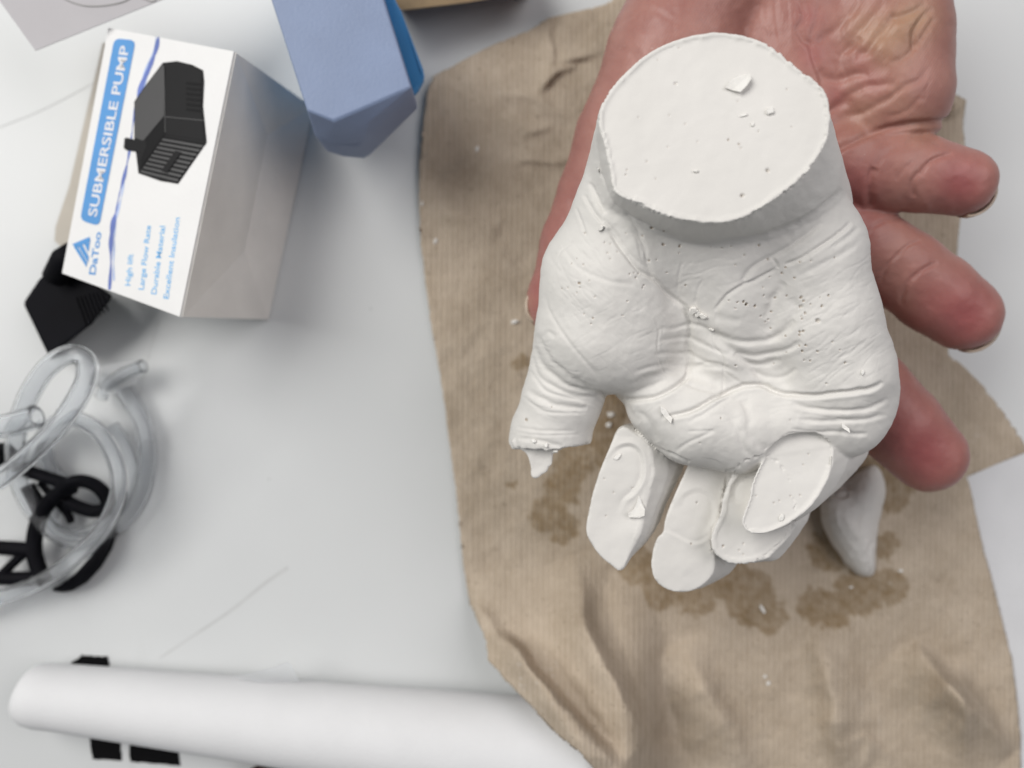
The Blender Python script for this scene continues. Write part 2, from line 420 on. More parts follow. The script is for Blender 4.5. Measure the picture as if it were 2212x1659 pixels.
# thumb with a broken end
nz = lambda X, Y: .05*vnoise(X*3.2, Y*3.2, 5)+.03*vnoise(X*9, Y*9, 6)
ty = P(1180, 962, 7)[1]
f.chain([(1245, 760, 7.5, 96), (1215, 860, 7.2, 84), (1190, 935, 6.9, 84), (1178, 1000, 6.7, 84)], .22,
        clip=lambda X, Y, Z: (ty-Y)+.10*vnoise(X*4+0*Z, Z*4+0*X+0*Y, 5)+.16*np.maximum(0, X-P(1190, 0, 7)[0]) if True else 0)
def plane(z0, pt, sx=0, sy=0):
    x0, y0, _ = P(pt[0], pt[1], z0); return lambda X, Y: z0+sx*(X-x0)+sy*(Y-y0)
spike = z1([(150, 120), (140, 215), (205, 232), (262, 290), (283, 390), (292, 480), (325, 508), (372, 498), (400, 470), (450, 440), (462, 400), (490, 375), (500, 300), (520, 255), (600, 225), (600, 120)])
f.loft([(7.6, spike), (7.3, spike), (6.6, [(x+(1168-x)*.25, y-8) for x, y in spike])], plane(7.5, (1170, 1000), 0, .06), .03, rough=.03)
# wrist stub, cut flat
w_top = c1([(1175, 160), (1390, 225), (1560, 370), (1670, 480), (1700, 600), (1690, 720), (1640, 830), (1520, 970), (1320, 1110), (1180, 1165), (1000, 1160), (850, 1120), (730, 1060), (600, 1000), (580, 900), (555, 760), (520, 650), (520, 570), (560, 480), (640, 380), (780, 260), (960, 180)])
w_mid = c1([(1175, 230), (1400, 300), (1590, 420), (1700, 560), (1748, 700), (1775, 850), (1755, 960), (1650, 1100), (1400, 1200), (1190, 1240), (1000, 1235), (850, 1190), (710, 1120), (590, 1050), (545, 930), (515, 800), (500, 700), (510, 600), (550, 520), (630, 430), (770, 320), (960, 250)])
w_low = c1([(1175, 500), (1400, 520), (1620, 600), (1740, 720), (1805, 900), (1840, 1060), (1800, 1180), (1680, 1300), (1400, 1350), (1190, 1360), (1000, 1350), (850, 1300), (640, 1270), (460, 1200), (400, 1100), (420, 980), (450, 860), (480, 760), (530, 680), (630, 600), (770, 550), (960, 510)])
f.loft([(12.0, w_top), (10.7, w_mid), (8.6, w_low)], plane(12.0, (1540, 277), .09, -.07), .10, dish=.05, rough=.02, rim=.10)
f.chain([(1585, 1000, 6.9, 45), (1590, 1080, 6.5, 42)], .1)
# finger stubs: index, middle, ring, little
i_top = z1([(1130, 40), (1230, 60), (1370, 160), (1400, 300), (1410, 470), (1340, 690), (1300, 900), (1270, 1030), (1200, 1200), (1140, 1385), (1060, 1330), (960, 1250), (850, 1110), (800, 1000), (812, 860), (862, 640), (940, 420), (1020, 250)])
i_mid = z1([(1130, 20), (1300, 30), (1520, 160), (1590, 330), (1580, 500), (1500, 740), (1420, 960), (1340, 1110), (1260, 1230), (1150, 1380), (1060, 1330), (950, 1240), (860, 1110), (820, 1000), (840, 860), (890, 640), (960, 420), (1030, 250)])
i_low = z1([(1180, 0), (1420, 0), (1660, 130), (1760, 330), (1700, 500), (1600, 700), (1530, 900), (1420, 1070), (1290, 1210), (1150, 1330), (1080, 1290), (980, 1210), (900, 1100), (870, 1000), (890, 860), (940, 640), (1010, 420), (1080, 250)])
f.loft([(8.0, i_top), (7.45, i_mid), (6.6, i_low)], plane(7.75, (1340, 1060), .08, .05), .04, dish=0, rough=.02)
m_top = z1([(1830, 330), (1740, 480), (1640, 700), (1570, 880), (1545, 1015), (1495, 1065), (1450, 1180), (1435, 1340), (1465, 1460), (1545, 1540), (1660, 1582), (1790, 1578), (1910, 1520), (2010, 1400), (2015, 1250), (1985, 1100), (2060, 950), (2100, 750), (2140, 480), (2050, 340)])
m_low = z1([(1880, 320), (1780, 480), (1690, 700), (1630, 880), (1600, 1000), (1560, 1065), (1530, 1180), (1520, 1340), (1560, 1440), (1640, 1510), (1760, 1550), (1900, 1545), (2040, 1490), (2180, 1400), (2290, 1250), (2260, 1100), (2200, 950), (2200, 750), (2200, 480), (2120, 340)])
f.loft([(7.5, m_top), (7.25, m_top), (6.0, m_low)], plane(7.3, (1500, 1130), -.06, .06), .04, dish=0, rough=.02)
r_top = z2([(590, 500), (500, 585), (425, 710), (388, 830), (378, 915), (362, 965), (318, 1050), (290, 1130), (293, 1215), (325, 1285), (400, 1342), (500, 1366), (620, 1350), (740, 1300), (850, 1215), (950, 1090), (1000, 940), (960, 700), (860, 520), (720, 470)])
r_mid = z2([(610, 490), (520, 580), (450, 700), (415, 820), (400, 915), (385, 980), (345, 1060), (325, 1140), (330, 1220), (370, 1285), (460, 1340), (570, 1358), (720, 1345), (870, 1320), (985, 1180), (1060, 1060), (1110, 940), (1060, 700), (940, 520), (760, 470)])
r_low = z2([(640, 490), (560, 580), (500, 700), (470, 820), (460, 915), (450, 980), (430, 1060), (420, 1140), (430, 1200), (480, 1250), (560, 1280), (660, 1290), (780, 1280), (900, 1240), (1010, 1120), (1080, 1000), (1130, 900), (1080, 700), (960, 520), (780, 470)])
f.loft([(8.1, r_top), (7.2, r_mid), (5.8, r_low)], plane(7.9, (1630, 1110), -.04, .06), .04, dish=.035, rough=.02, rim=.16)
l_top = z2([(1000, 268), (1170, 266), (1250, 330), (1280, 420), (1272, 560), (1215, 720), (1120, 870), (1000, 980), (880, 1060), (760, 1112), (680, 1118), (600, 1100), (552, 1050), (548, 985), (585, 880), (612, 790), (622, 700), (700, 520), (790, 385), (900, 300)])
l_mid = z2([(1060, 250), (1250, 240), (1370, 300), (1430, 400), (1420, 560), (1340, 700), (1230, 850), (1080, 960), (940, 1040), (800, 1085), (700, 1090), (620, 1070), (580, 1020), (580, 960), (620, 870), (650, 790), (670, 700), (750, 530), (840, 395), (950, 300)])
l_low = z2([(1160, 200), (1400, 180), (1600, 260), (1620, 400), (1560, 520), (1460, 640), (1330, 760), (1180, 850), (1040, 920), (900, 950), (800, 950), (730, 930), (700, 890), (700, 850), (720, 800), (750, 740), (780, 660), (850, 520), (940, 390), (1040, 280)])
f.loft([(8.95, l_top), (8.2, l_mid), (6.6, l_low)], plane(8.80, (1700, 1045), .02, -.02), .05, dish=.06, rough=.02, rim=.08, carve=1)
V, Q = f.mesh()
V, Q = refine(V, Q); cast = fast_mesh('plaster_hand', V, Q, MAT_PLASTER)
me = cast.data; V, N = vert_data(me); px, py = topx(V)
up = smoothstep(-.05, .35, N[:, 2])
skinmask = np.ones(len(V))                  # where the cast shows skin relief and not a cut face
def inpoly(poly, grow=0): return poly_sdf(catmull(poly, 3, True), px, py) < grow
cutm = np.zeros(len(V))
for pl in (i_top, m_top, r_top, l_top, w_top): cutm = np.maximum(cutm, inpoly(pl, 2)*1.0)
zlow = (py > 930) & (V[:, 2] < 7.2) & inpoly(i_top+[], 60)
Z3 = lambda *L: z3(list(L)); Z4 = lambda *L: z4(list(L)); C1 = lambda *L: c1(list(L)); C2 = lambda *L: c2(list(L)); Z1 = lambda *L: z1(list(L)); Z2 = lambda *L: z2(list(L))
folds = [
 # ball-of-thumb line
 (Z3((680, 30), (760, 150), (860, 280), (960, 390), (1080, 460), (1150, 540), (1230, 610), (1310, 690), (1345, 790), (1360, 920), (1350, 1080), (1360, 1190), (1320, 1290)), 4.5, .115, .06, .5),
 (Z3((680, 30), (860, 280), (1080, 460), (1310, 690), (1350, 900), (1350, 1150)), 20, .10, .12),
 (Z3((880, 10), (940, 130), (970, 260), (1020, 370), (1080, 450)), 4, .05),
 (Z3((910, 40), (1000, 180), (1010, 300), (1060, 410), (1130, 500)), 3, .035),
 (Z4((640, 360), (540, 410), (450, 460), (350, 495), (250, 560), (170, 650), (120, 720)), 4, .09, .12, .5),
 (Z4((640, 360), (640, 330), (600, 270)), 3.5, .06),
 (Z4((700, 340), (860, 270), (1000, 180), (1120, 100), (1260, -20)), 4.5, .10, .1, .4),
 (Z4((360, 490), (390, 420), (470, 340), (570, 280), (760, 170), (900, 70), (1020, -20)), 6, .10, .12, .3),
 (Z4((640, 560), (580, 680), (530, 780)), 8, .05), (Z4((700, 470), (640, 560), (560, 640)), 9, .07),
 (Z4((800, 440), (1000, 330), (1180, 240), (1330, 120)), 7, .05), (Z4((1100, 190), (1230, 100), (1320, 20)), 5, .05),
 (Z3((1260, 580), (1280, 400), (1310, 300)), 3, .03), (Z3((1400, 670), (1430, 540), (1480, 450)), 3, .035),
 # hollow: swept folds of the outer heel
 (Z4((100, 890), (200, 940), (350, 970), (500, 970), (640, 930), (740, 860), (790, 790)), 7, .10, .15, .4),
 (Z4((300, 1060), (450, 1090), (600, 1070), (740, 1030), (850, 960)), 6, .09, .15, .5),
 (Z4((280, 1080), (400, 1150), (560, 1165), (650, 1120)), 6, .07, .15, .5),
 (Z4((430, 1200), (560, 1260), (700, 1260), (800, 1190)), 5, .06),
 (Z4((120, 760), (220, 780), (330, 790)), 9, .06), (Z4((760, 600), (790, 700), (700, 870), (560, 950)), 10, .07),
 (Z4((560, 640), (600, 760), (540, 880)), 12, .05),
 (Z4((-40, 850), (100, 920), (250, 1020), (380, 1120), (480, 1220), (560, 1330), (650, 1390)), 11, .13, .15),
 # ladder of the hollow
 (Z3((1110, 870), (1250, 860), (1380, 850), (1500, 880), (1620, 960)), 5, .06, .2, .4),
 (Z3((1120, 960), (1300, 950), (1420, 990), (1560, 1040), (1700, 1090)), 5, .05, .2, .4),
 (Z3((1080, 1090), (1200, 1080), (1350, 1100), (1450, 1140), (1600, 1180)), 5, .06, .2, .4),
 (Z3((900, 1230), (1050, 1190), (1200, 1170), (1350, 1180), (1480, 1190), (1640, 1190), (1780, 1230)), 5, .06, .15, .4),
 (Z3((1300, 1290), (1400, 1330), (1520, 1370), (1640, 1400), (1760, 1380)), 5, .06),
 (Z3((1640, 1200), (1720, 1270), (1840, 1340)), 4, .04),
 (Z3((1420, 1180), (1560, 1150), (1700, 1190)), 4, .04),
 (Z3((1550, 900), (1570, 1020), (1640, 1100), (1645, 1300), (1640, 1420)), 2.6, .035),
 (Z3((1060, 760), (1110, 880), (1110, 1060), (1150, 1200), (1200, 1280)), 2.6, .03), (Z3((1340, 1000), (1390, 1150)), 2.4, .03),
 # lower edge of the ball of the thumb
 (Z3((590, 1390), (700, 1430), (820, 1455), (960, 1450), (1080, 1430), (1190, 1380), (1280, 1320), (1360, 1240)), 5, .17, .08, .3),
 (Z3((850, 1330), (1000, 1270), (1150, 1230), (1300, 1200)), 6, .05), (Z3((900, 1390), (1050, 1330), (1180, 1280)), 5, .04),
 # long cross fold under the outer heel
 (Z4((-330, 1600), (-150, 1570), (0, 1510), (120, 1440), (270, 1370), (400, 1335), (530, 1330), (620, 1375), (720, 1405), (900, 1420), (1100, 1405), (1280, 1380), (1420, 1350), (1500, 1300)), 5, .20, .10, .25),
 (Z4((760, 1480), (900, 1520), (1100, 1545), (1300, 1540), (1450, 1510), (1560, 1440)), 5, .085, .15, .5),
 (Z4((820, 1620), (1000, 1630), (1200, 1630), (1400, 1610), (1550, 1570)), 5, .065, .15, .5),
 (Z2((960, 240), (1150, 275), (1300, 270), (1450, 280), (1600, 290)), 4.5, .06, .1, .4),
 (Z2((560, 0), (600, 140), (600, 250), (690, 370), (780, 430)), 9, .06, .1, .5), (Z2((440, 150), (520, 250), (560, 380), (640, 480)), 6, .05),
 (Z2((0, 430), (120, 350), (240, 290), (330, 250)), 4, .05, .2, .4), (Z2((100, 260), (220, 255), (320, 250)), 3, .03), (Z2((290, 130), (400, 125), (520, 180)), 5, .035),
 (Z3((900, 1540), (1000, 1600), (1060, 1700), (1100, 1800)), 8, .07), (Z3((840, 1480), (870, 1560), (950, 1640)), 8, .06),
 (Z3((1350, 1640), (1500, 1560), (1620, 1480), (1700, 1440)), 4, .05),
 # finger roots under the far pad
 (Z1((1110, 20), (1230, 60), (1330, 115), (1440, 190), (1560, 250), (1680, 295), (1800, 350), (1930, 410), (2100, 440)), 3, .05, .04),
 (Z2((-60, 420), (60, 490), (200, 560), (330, 590), (470, 585), (590, 540), (700, 480), (790, 420)), 3, .05, .05),
 # thumb wrinkles
 (Z3((100, 900), (160, 1050), (260, 1170), (400, 1280), (560, 1360)), 5, .07, .15, .4), (Z3((80, 1010), (130, 1150), (240, 1260), (400, 1350), (600, 1390)), 5, .07, .15, .4),
 (Z3((60, 1080), (110, 1250), (250, 1350), (420, 1420), (590, 1430)), 5, .06, .15, .3), (Z3((40, 1200), (160, 1370), (330, 1430), (560, 1470)), 4, .05, .15, .3),
 (Z3((10, 1370), (160, 1460), (300, 1510), (520, 1530)), 6, .09, .12, .4), (Z3((-10, 1420), (150, 1540), (330, 1560), (520, 1560)), 3.5, .04),
 (Z3((170, 570), (200, 720), (300, 880), (420, 1040), (560, 1200), (620, 1300)), 4, .035), (Z3((140, 940), (190, 890), (260, 930)), 5, .05),
 (Z1((170, 128), (330, 150), (480, 185), (600, 215)), 5, .06, .2, .5), (Z1((150, 20), (400, 55), (720, 60)), 3.5, .03), (Z1((140, 70), (400, 100), (760, 90)), 3, .025),
 # wrist folds, thumb side
 (C1((520, 890), (560, 960), (600, 1010)), 4, .05), (C1((465, 950), (505, 1040), (550, 1115)), 5, .08, .15, .5), (C1((430, 1010), (480, 1090), (535, 1160)), 4, .06, .15, .4),
 (C1((395, 1080), (430, 1170), (450, 1230)), 3, .05), (C1((540, 1135), (600, 1215), (680, 1320), (770, 1400)), 4, .06), (C1((590, 1060), (660, 1110), (720, 1200), (760, 1330), (800, 1430)), 4.5, .07),
 (C1((330, 1290), (420, 1400), (560, 1460), (700, 1480)), 5, .03), (C1((300, 1330), (330, 1290), (380, 1255)), 3, .04),
 # band under the cut
 (C1((600, 1050), (700, 1130), (830, 1190), (950, 1225), (1100, 1248), (1250, 1245), (1400, 1215), (1560, 1155), (1700, 1065), (1780, 980)), 5, .09, .08, .6),
 (C1((620, 1010), (760, 1090), (900, 1150)), 3, .04), (C1((600, 1060), (740, 1130), (880, 1190)), 2.6, .03),
]
r2 = np.random.default_rng(11)
def scatter(n, region, ang, spread, ln, wd, dp):
    out = []; reg = np.array(region); lo, hi = reg.min(0), reg.max(0)
    while len(out) < n:
        c = r2.uniform(lo, hi)
        if poly_sdf(reg, np.array([c[0]]), np.array([c[1]]))[0] > 0: continue
        a = R(ang+r2.normal(0, spread)); L_ = ln*r2.uniform(.5, 1.5); b = r2.normal(0, .08)*L_
        d = np.array([math.cos(a), math.sin(a)]); q = np.array([-d[1], d[0]])
        out.append(([tuple(c-d*L_/2), tuple(c+q*b), tuple(c+d*L_/2)], wd*r2.uniform(.8, 1.3), dp*.52*r2.uniform(.3, 1.3), .35))
    return out
ball = Z3((330, 560), (900, 500), (1330, 800), (1340, 1150), (1000, 1250), (650, 1330), (400, 1100))
heel = Z4((560, 640), (1250, 60), (1420, 330), (1500, 700), (1560, 1050), (1000, 1150), (800, 900))
folds += scatter(34, ball, 52, 5, 60, 2.1, .016)+scatter(34, ball, -28, 5, 66, 2.1, .016)
folds += scatter(16, Z3((1080, 850), (1340, 850), (1340, 1180), (1120, 1180)), 88, 3, 40, 1.8, .010)
folds += scatter(70, heel, -31, 5, 62, 2.6, .022)
folds += scatter(30, Z4((880, 1000), (1450, 900), (1500, 1250), (950, 1350)), -34, 7, 60, 2.4, .022)
folds += scatter(46, Z3((150, 100), (600, 60), (1050, 480), (1000, 720), (400, 700), (130, 500)), 50, 9, 60, 2.6, .018)
folds += scatter(26, Z3((1350, 250), (1850, 150), (1850, 420), (1300, 600)), -20, 14, 60, 3, .018)
folds += scatter(40, Z3((90, 900), (560, 1350), (560, 1560), (0, 1560), (20, 1200)), 15, 7, 60, 2.2, .018)
folds += scatter(26, Z4((640, 1450), (1500, 1420), (1450, 1650), (600, 1650)), 2, 5, 60, 2.4, .018)
folds += scatter(18, Z3((880, 1480), (1850, 1300), (1900, 1750), (1100, 1800)), -28, 22, 60, 2.4, .016)
folds += scatter(22, C1((1250, 1130), (1760, 850), (1800, 1000), (1500, 1230)), -28, 4, 70, 2.0, .010)
D = .56*creases(V, N, folds, up*(1-cutm))
# gentle unevenness everywhere
D += .036*vnoise(px/46, py/46, 21)*(1-cutm)+.007*vnoise(px/15, py/15, 22)*(1-.75*cutm)
for (a, b, r_, h_) in ((Z3((700, 620))[0]+(70, .07)), (Z3((1180, 800))[0]+(50, .05)), (Z4((900, 700))[0]+(90, .05)), (Z4((1430, 1290))[0]+(32, .10)), (Z4((300, 800))[0]+(55, .10)),
                       (Z3((1500, 700))[0]+(50, -.12)), (Z3((1380, 1040))[0]+(70, -.14)), (Z2((470, 250))[0]+(60, .08)), (Z2((1100, 60))[0]+(60, .04)), (Z4((620, 1250))[0]+(40, -.08))):
    D += h_*np.exp(-((px-a)**2+(py-b)**2)/r_**2)*up*(1-cutm)
# shapes on the cut faces of the fingers
def arc(pts, wd, dp, step=1.0):
    ii, d, t, sd = line_field(px, py, catmull(pts, 6), wd)
    if len(ii): D[ii] += dp*step*sd*np.clip(d/wd, 0, 1)*np.exp(-(d/(2.2*wd))**2)*np.clip(np.minimum(t, 1-t)/.2, 0, 1)*up[ii]
arc(Z1((1010, 330), (1120, 215), (1240, 190), (1330, 260), (1360, 400), (1340, 530), (1270, 640), (1180, 720), (1140, 850)), 5, -.055)
arc(Z1((1690, 780), (1740, 680), (1850, 620), (1970, 650), (2030, 760), (2010, 930), (1900, 1060)), 6, -.022)
arc(Z1((1560, 990), (1660, 1040), (1800, 1110), (1900, 1110), (1990, 1040)), 4, .018)
arc(Z2((470, 860), (480, 740), (540, 650), (640, 600)), 8, -.05)
for a, b, r_, h_ in ((*Z1((1120, 850))[0], 40, -.07), (*Z1((1280, 1000))[0], 26, .05), (*Z1((1720, 1300))[0], 34, .03), (*Z2((800, 1200))[0], 30, -.05), (*Z2((460, 700))[0], 24, -.03), (*Z2((950, 500))[0], 60, -.04)):
    D += h_*np.exp(-((px-a)**2+(py-b)**2)/r_**2)*up
# chips along the rims
for pl, sd_ in ((w_top, 1), (r_top, 3)):
    d = np.abs(poly_sdf(catmull(pl, 3, True), px, py)); D += -.035*np.exp(-(d/3.5)**2)*np.clip(vnoise(px/7, py/7, 60+sd_)*3, 0, 1)*(N[:, 2] > -.2)
V = V+N*D[:, None]
# pores: small craters, tinted for residue and for painted-in shade
pores = [(a, b, r_) for (a, b), r_ in zip(z4([(90, 178), (180, 190), (256, 176), (490, 168), (366, 250), (293, 333), (562, 284), (830, 305), (922, 298), (712, 352), (680, 398), (784, 438), (578, 430), (522, 518), (530, 585), (624, 602), (720, 586), (840, 600), (860, 630), (838, 676), (873, 730), (842, 758), (848, 780), (980, 793), (1012, 672), (918, 658), (1068, 584), (995, 602), (385, 657), (362, 634), (457, 671), (313, 640), (240, 627), (296, 692), (591, 718), (566, 783), (542, 803), (588, 856), (505, 757), (710, 920), (830, 885), (858, 880), (825, 912), (880, 998), (826, 1000), (850, 1045), (718, 1056), (978, 1048), (865, 1120), (915, 1125), (612, 1150), (300, 1165), (1205, 1142), (1164, 1038), (1100, 970), (1118, 272), (1050, 1315), (175, 1603)]),
         [2, 3, 3, 5, 3.5, 3, 4, 5, 3.5, 5, 5, 4.5, 3.5, 3, 3.5, 4.5, 4, 7.5, 5, 10, 5, 3.5, 4, 12, 5, 3.5, 4.5, 3, 6.5, 4, 6, 3.5, 3, 3, 5, 3.5, 3.5, 4, 3, 4.5, 6, 6, 5, 5.5, 4, 6, 3, 5, 3.5, 4, 3, 3, 4.5, 3.5, 3.5, 3.5, 3.5, 3])]
pores += [(a, b, r_) for (a, b), r_ in zip(z3([(1052, 22), (1148, 160), (1284, 174), (1280, 233), (1152, 48), (974, 88), (838, 68), (452, 482), (430, 280), (456, 520), (307, 528), (356, 522), (430, 562), (535, 462), (580, 595), (486, 328), (388, 320), (868, 407), (905, 398), (940, 405), (920, 436), (986, 500), (975, 520), (767, 220), (708, 278), (707, 158), (686, 232), (662, 146), (1091, 287), (1177, 394), (1332, 499), (1030, 295), (564, 772), (548, 820), (490, 738), (812, 752), (850, 633), (1836, 657), (1815, 636), (1764, 640), (12, 1616), (222, 1512), (500, 64), (1750, 1166)]),
         [7, 7, 6, 3, 4, 4, 2.5, 7, 2.5, 3, 3, 2.5, 2.5, 3, 3, 3.5, 2.5, 3, 2.5, 3, 2.5, 2.5, 2.5, 2.5, 3, 2.5, 2.5, 2.5, 3, 3.5, 4, 4, 4, 2.8, 2.8, 3, 3, 6, 4, 3, 7, 2.5, 3.5, 3])]
pores += [(a, b, r_) for (a, b), r_ in zip(z2([(1066, 538), (1110, 450), (1040, 791), (960, 797), (866, 835), (822, 854), (674, 794), (570, 1190), (568, 1283), (534, 1248), (400, 1212), (137, 1193), (184, 852), (384, 150), (957, 168)]), [3.5, 3, 3.5, 2.5, 3, 3.5, 2.5, 3, 3, 2.5, 5, 4, 3, 2.5, 2])]
pores += [(a, b, r_) for (a, b), r_ in zip(z1([(1256, 597), (1078, 640), (1006, 862), (990, 512), (1895, 172), (1868, 738)]), [3, 3, 3, 2.5, 3, 3])]
pores += [(a, b, r_) for (a, b), r_ in zip(c1([(1262, 1017), (915, 435), (932, 250), (820, 310), (1495, 465), (1237, 528), (965, 645), (1030, 737), (875, 765), (880, 600), (1245, 750), (1190, 728), (1347, 683), (720, 610), (655, 910), (765, 840), (1395, 888), (1255, 770), (812, 930), (660, 885), (1520, 660)]), [11, 7, 2.5, 2.5, 3, 2.5, 2.5, 3, 2.5, 2.5, 4, 4, 2.5, 2.5, 3, 3, 11, 3, 3, 2.5, 2.5])]
po = np.zeros(len(V)); px, py = topx(V)
for a, b, r_ in pores:
    R_ = r_*.30+1.3; ii = np.nonzero((abs(px-a) < R_*2.2) & (abs(py-b) < R_*2.2) & (N[:, 2] > 0))[0]
    if len(ii) == 0: continue
    zt = V[ii, 2].max(); ii = ii[V[ii, 2] > zt-.5]
    th = np.arctan2(py[ii]-b, px[ii]-a); d = np.hypot(px[ii]-a, py[ii]-b)/(R_*(1+.12*np.sin(2*th+a)+.08*np.sin(5*th+b)))
    V[ii, 2] -= (R_*.018)*np.sqrt(np.clip(1-d*d, 0, 1))
    dark = (.45 if r_ < 3.6 else .8) if r_ < 10 else .35
    if b < 230 and r_ > 6: dark = .12
    po[ii] = np.maximum(po[ii], dark*np.clip((1.15-d)*2.2, 0, 1)*(.55+.45*min(1, r_/6)))
me.vertices.foreach_set('co', (V*S).astype(np.float32).ravel()); me.update(); attr(me, 'pore', po)
tag(cast, 'white plaster cast of an open palm with sliced fingers, held in the real hand', 'plaster cast')
from mathutils.bvhtree import BVHTree
def bvh_of(V, me):
    n = len(me.polygons); q = np.empty(n*4, np.int32); me.loops.foreach_get('vertex_index', q)
    return BVHTree.FromPolygons(V.tolist(), q.reshape(-1, 4).tolist())
CAST = bvh_of(V, me)
def drop(bv, px_, py_):                     # the surface point seen under a pixel direction
    o = Vector((0, 0, H)); d = (Vector(P(px_, py_, 0))-o).normalized(); h = bv.ray_cast(o, d)
    return (h[0], h[1]) if h[0] is not None else (Vector(P(px_, py_, 0)), Vector((0, 0, 1)))

# ------------------------------------------------------------------ the broken-off plaster finger on the towel
g = Field((6.0, -8.0, -.2), (14.5, -1.5, 2.6), .06)
fo = z2([(1570, 570), (1660, 540), (1720, 620), (1748, 720), (1730, 850), (1690, 1010), (1672, 1200), (1675, 1380), (1640, 1460), (1540, 1460), (1440, 1390), (1360, 1290), (1290, 1170), (1225, 1050), (1200, 900), (1220, 790), (1290, 720), (1420, 660)])
cx, cy = np.mean(fo, 0); shr = lambda k: [(cx+(a-cx)*k, cy+(b-cy)*k) for a, b in fo]
g.loft([(1.75, shr(.30)), (1.6, shr(.55)), (1.35, shr(.76)), (1.0, shr(.92)), (.6, fo), (.2, shr(.9))], lambda X, Y: 1.75+0*X, .02)
V, Q = g.mesh(); V[:, 2] = np.maximum(V[:, 2], .22); V, Q = refine(V, Q); fp = fast_mesh('plaster_fingertip', V, Q, MAT_PLASTER)
me = fp.data; V, N = vert_data(me); 
fl = [(Z2((1600, 1440), (1620, 1340), (1625, 1240), (1640, 1170)), 3.5, .05, .2, .6), (Z2((1380, 690), (1430, 720), (1470, 700)), 6, .09), (Z2((1300, 770), (1380, 800), (1440, 780)), 5, .07), (Z2((1690, 1150), (1690, 1300), (1680, 1400)), 4, .03)]
D = creases(V, N, fl, smoothstep(0, .3, N[:, 2])); px, py = topx(V); D += .05*vnoise(px/30, py/30, 31)+.012*vnoise(px/9, py/9, 32)
V = V+N*D[:, None]; me.vertices.foreach_set('co', (V*S).astype(np.float32).ravel()); me.update(); attr(me, 'pore', np.zeros(len(V)))
tag(fp, 'broken-off white plaster fingertip lying on the stained towel, right of the cast', 'plaster fragment')

# ------------------------------------------------------------------ THE HAND THAT HOLDS IT
person = empty('person', P(1700, 100, 5)); tag(person, 'bare pinkish right hand, palm up, holding the plaster cast from underneath', 'person')
h = Field((-.4, -8.2, 2.0), (16.5, 15.5, 8.2), .085)
h.chain([(1560, -260, 5.6, 150), (1530, -60, 5.6, 140), (1450, 120, 5.5, 132), (1352, 300, 5.4, 108)], .5)
h.chain([(1352, 300, 5.4, 108), (1300, 420, 5.3, 92), (1248, 530, 5.2, 80), (1205, 640, 5.1, 62), (1198, 662, 5.1, 60)], .25)
h.chain([(1880, -260, 5.6, 150), (1880, -40, 5.6, 145), (1886, 90, 5.6, 148), (1900, 205, 5.6, 144)], .5)
h.chain([(1720, -260, 5.5, 150), (1710, -40, 5.3, 140), (1690, 120, 5.0, 130), (1690, 300, 4.7, 125)], .6)
h.chain([(1440, 250, 4.9, 120), (1560, 420, 4.6, 115), (1600, 600, 4.5, 110)], .5)
h.chain([(1700, 200, 4.9, 130), (1760, 400, 4.7, 110), (1780, 560, 4.6, 100)], .5)
h.chain([(1890, 230, 5.3, 120), (1850, 330, 5.5, 95)], .35)
h.chain([(1820, 355, 5.9, 88), (1875, 368, 6.0, 84), (1925, 372, 6.15, 82), (1985, 376, 6.2, 80), (2076, 394, 6.2, 71)], .14)      # little finger
h.chain([(1780, 480, 5.0, 84), (1865, 522, 5.2, 80), (1950, 582, 5.2, 84), (2020, 636, 5.1, 85), (2080, 678, 5.0, 78)], .12)       # ring finger
h.chain([(1700, 640, 4.6, 84), (1800, 760, 4.6, 84), (1880, 845, 4.5, 86), (1940, 915, 4.4, 88), (2003, 982, 4.3, 80)], .12)         # middle finger
h.chain([(1560, 560, 4.4, 84), (1600, 760, 4.3, 82), (1640, 950, 4.3, 76)], .12)                                                      # index finger, under the cast
V, Q = h.mesh(); V, Q = refine(V, Q); hand = fast_mesh('hand', V, Q, MAT_SKIN, None)
me = hand.data; V, N = vert_data(me); px, py = topx(V); up = smoothstep(-.15, .3, N[:, 2])
C3 = lambda *L: c3(list(L))
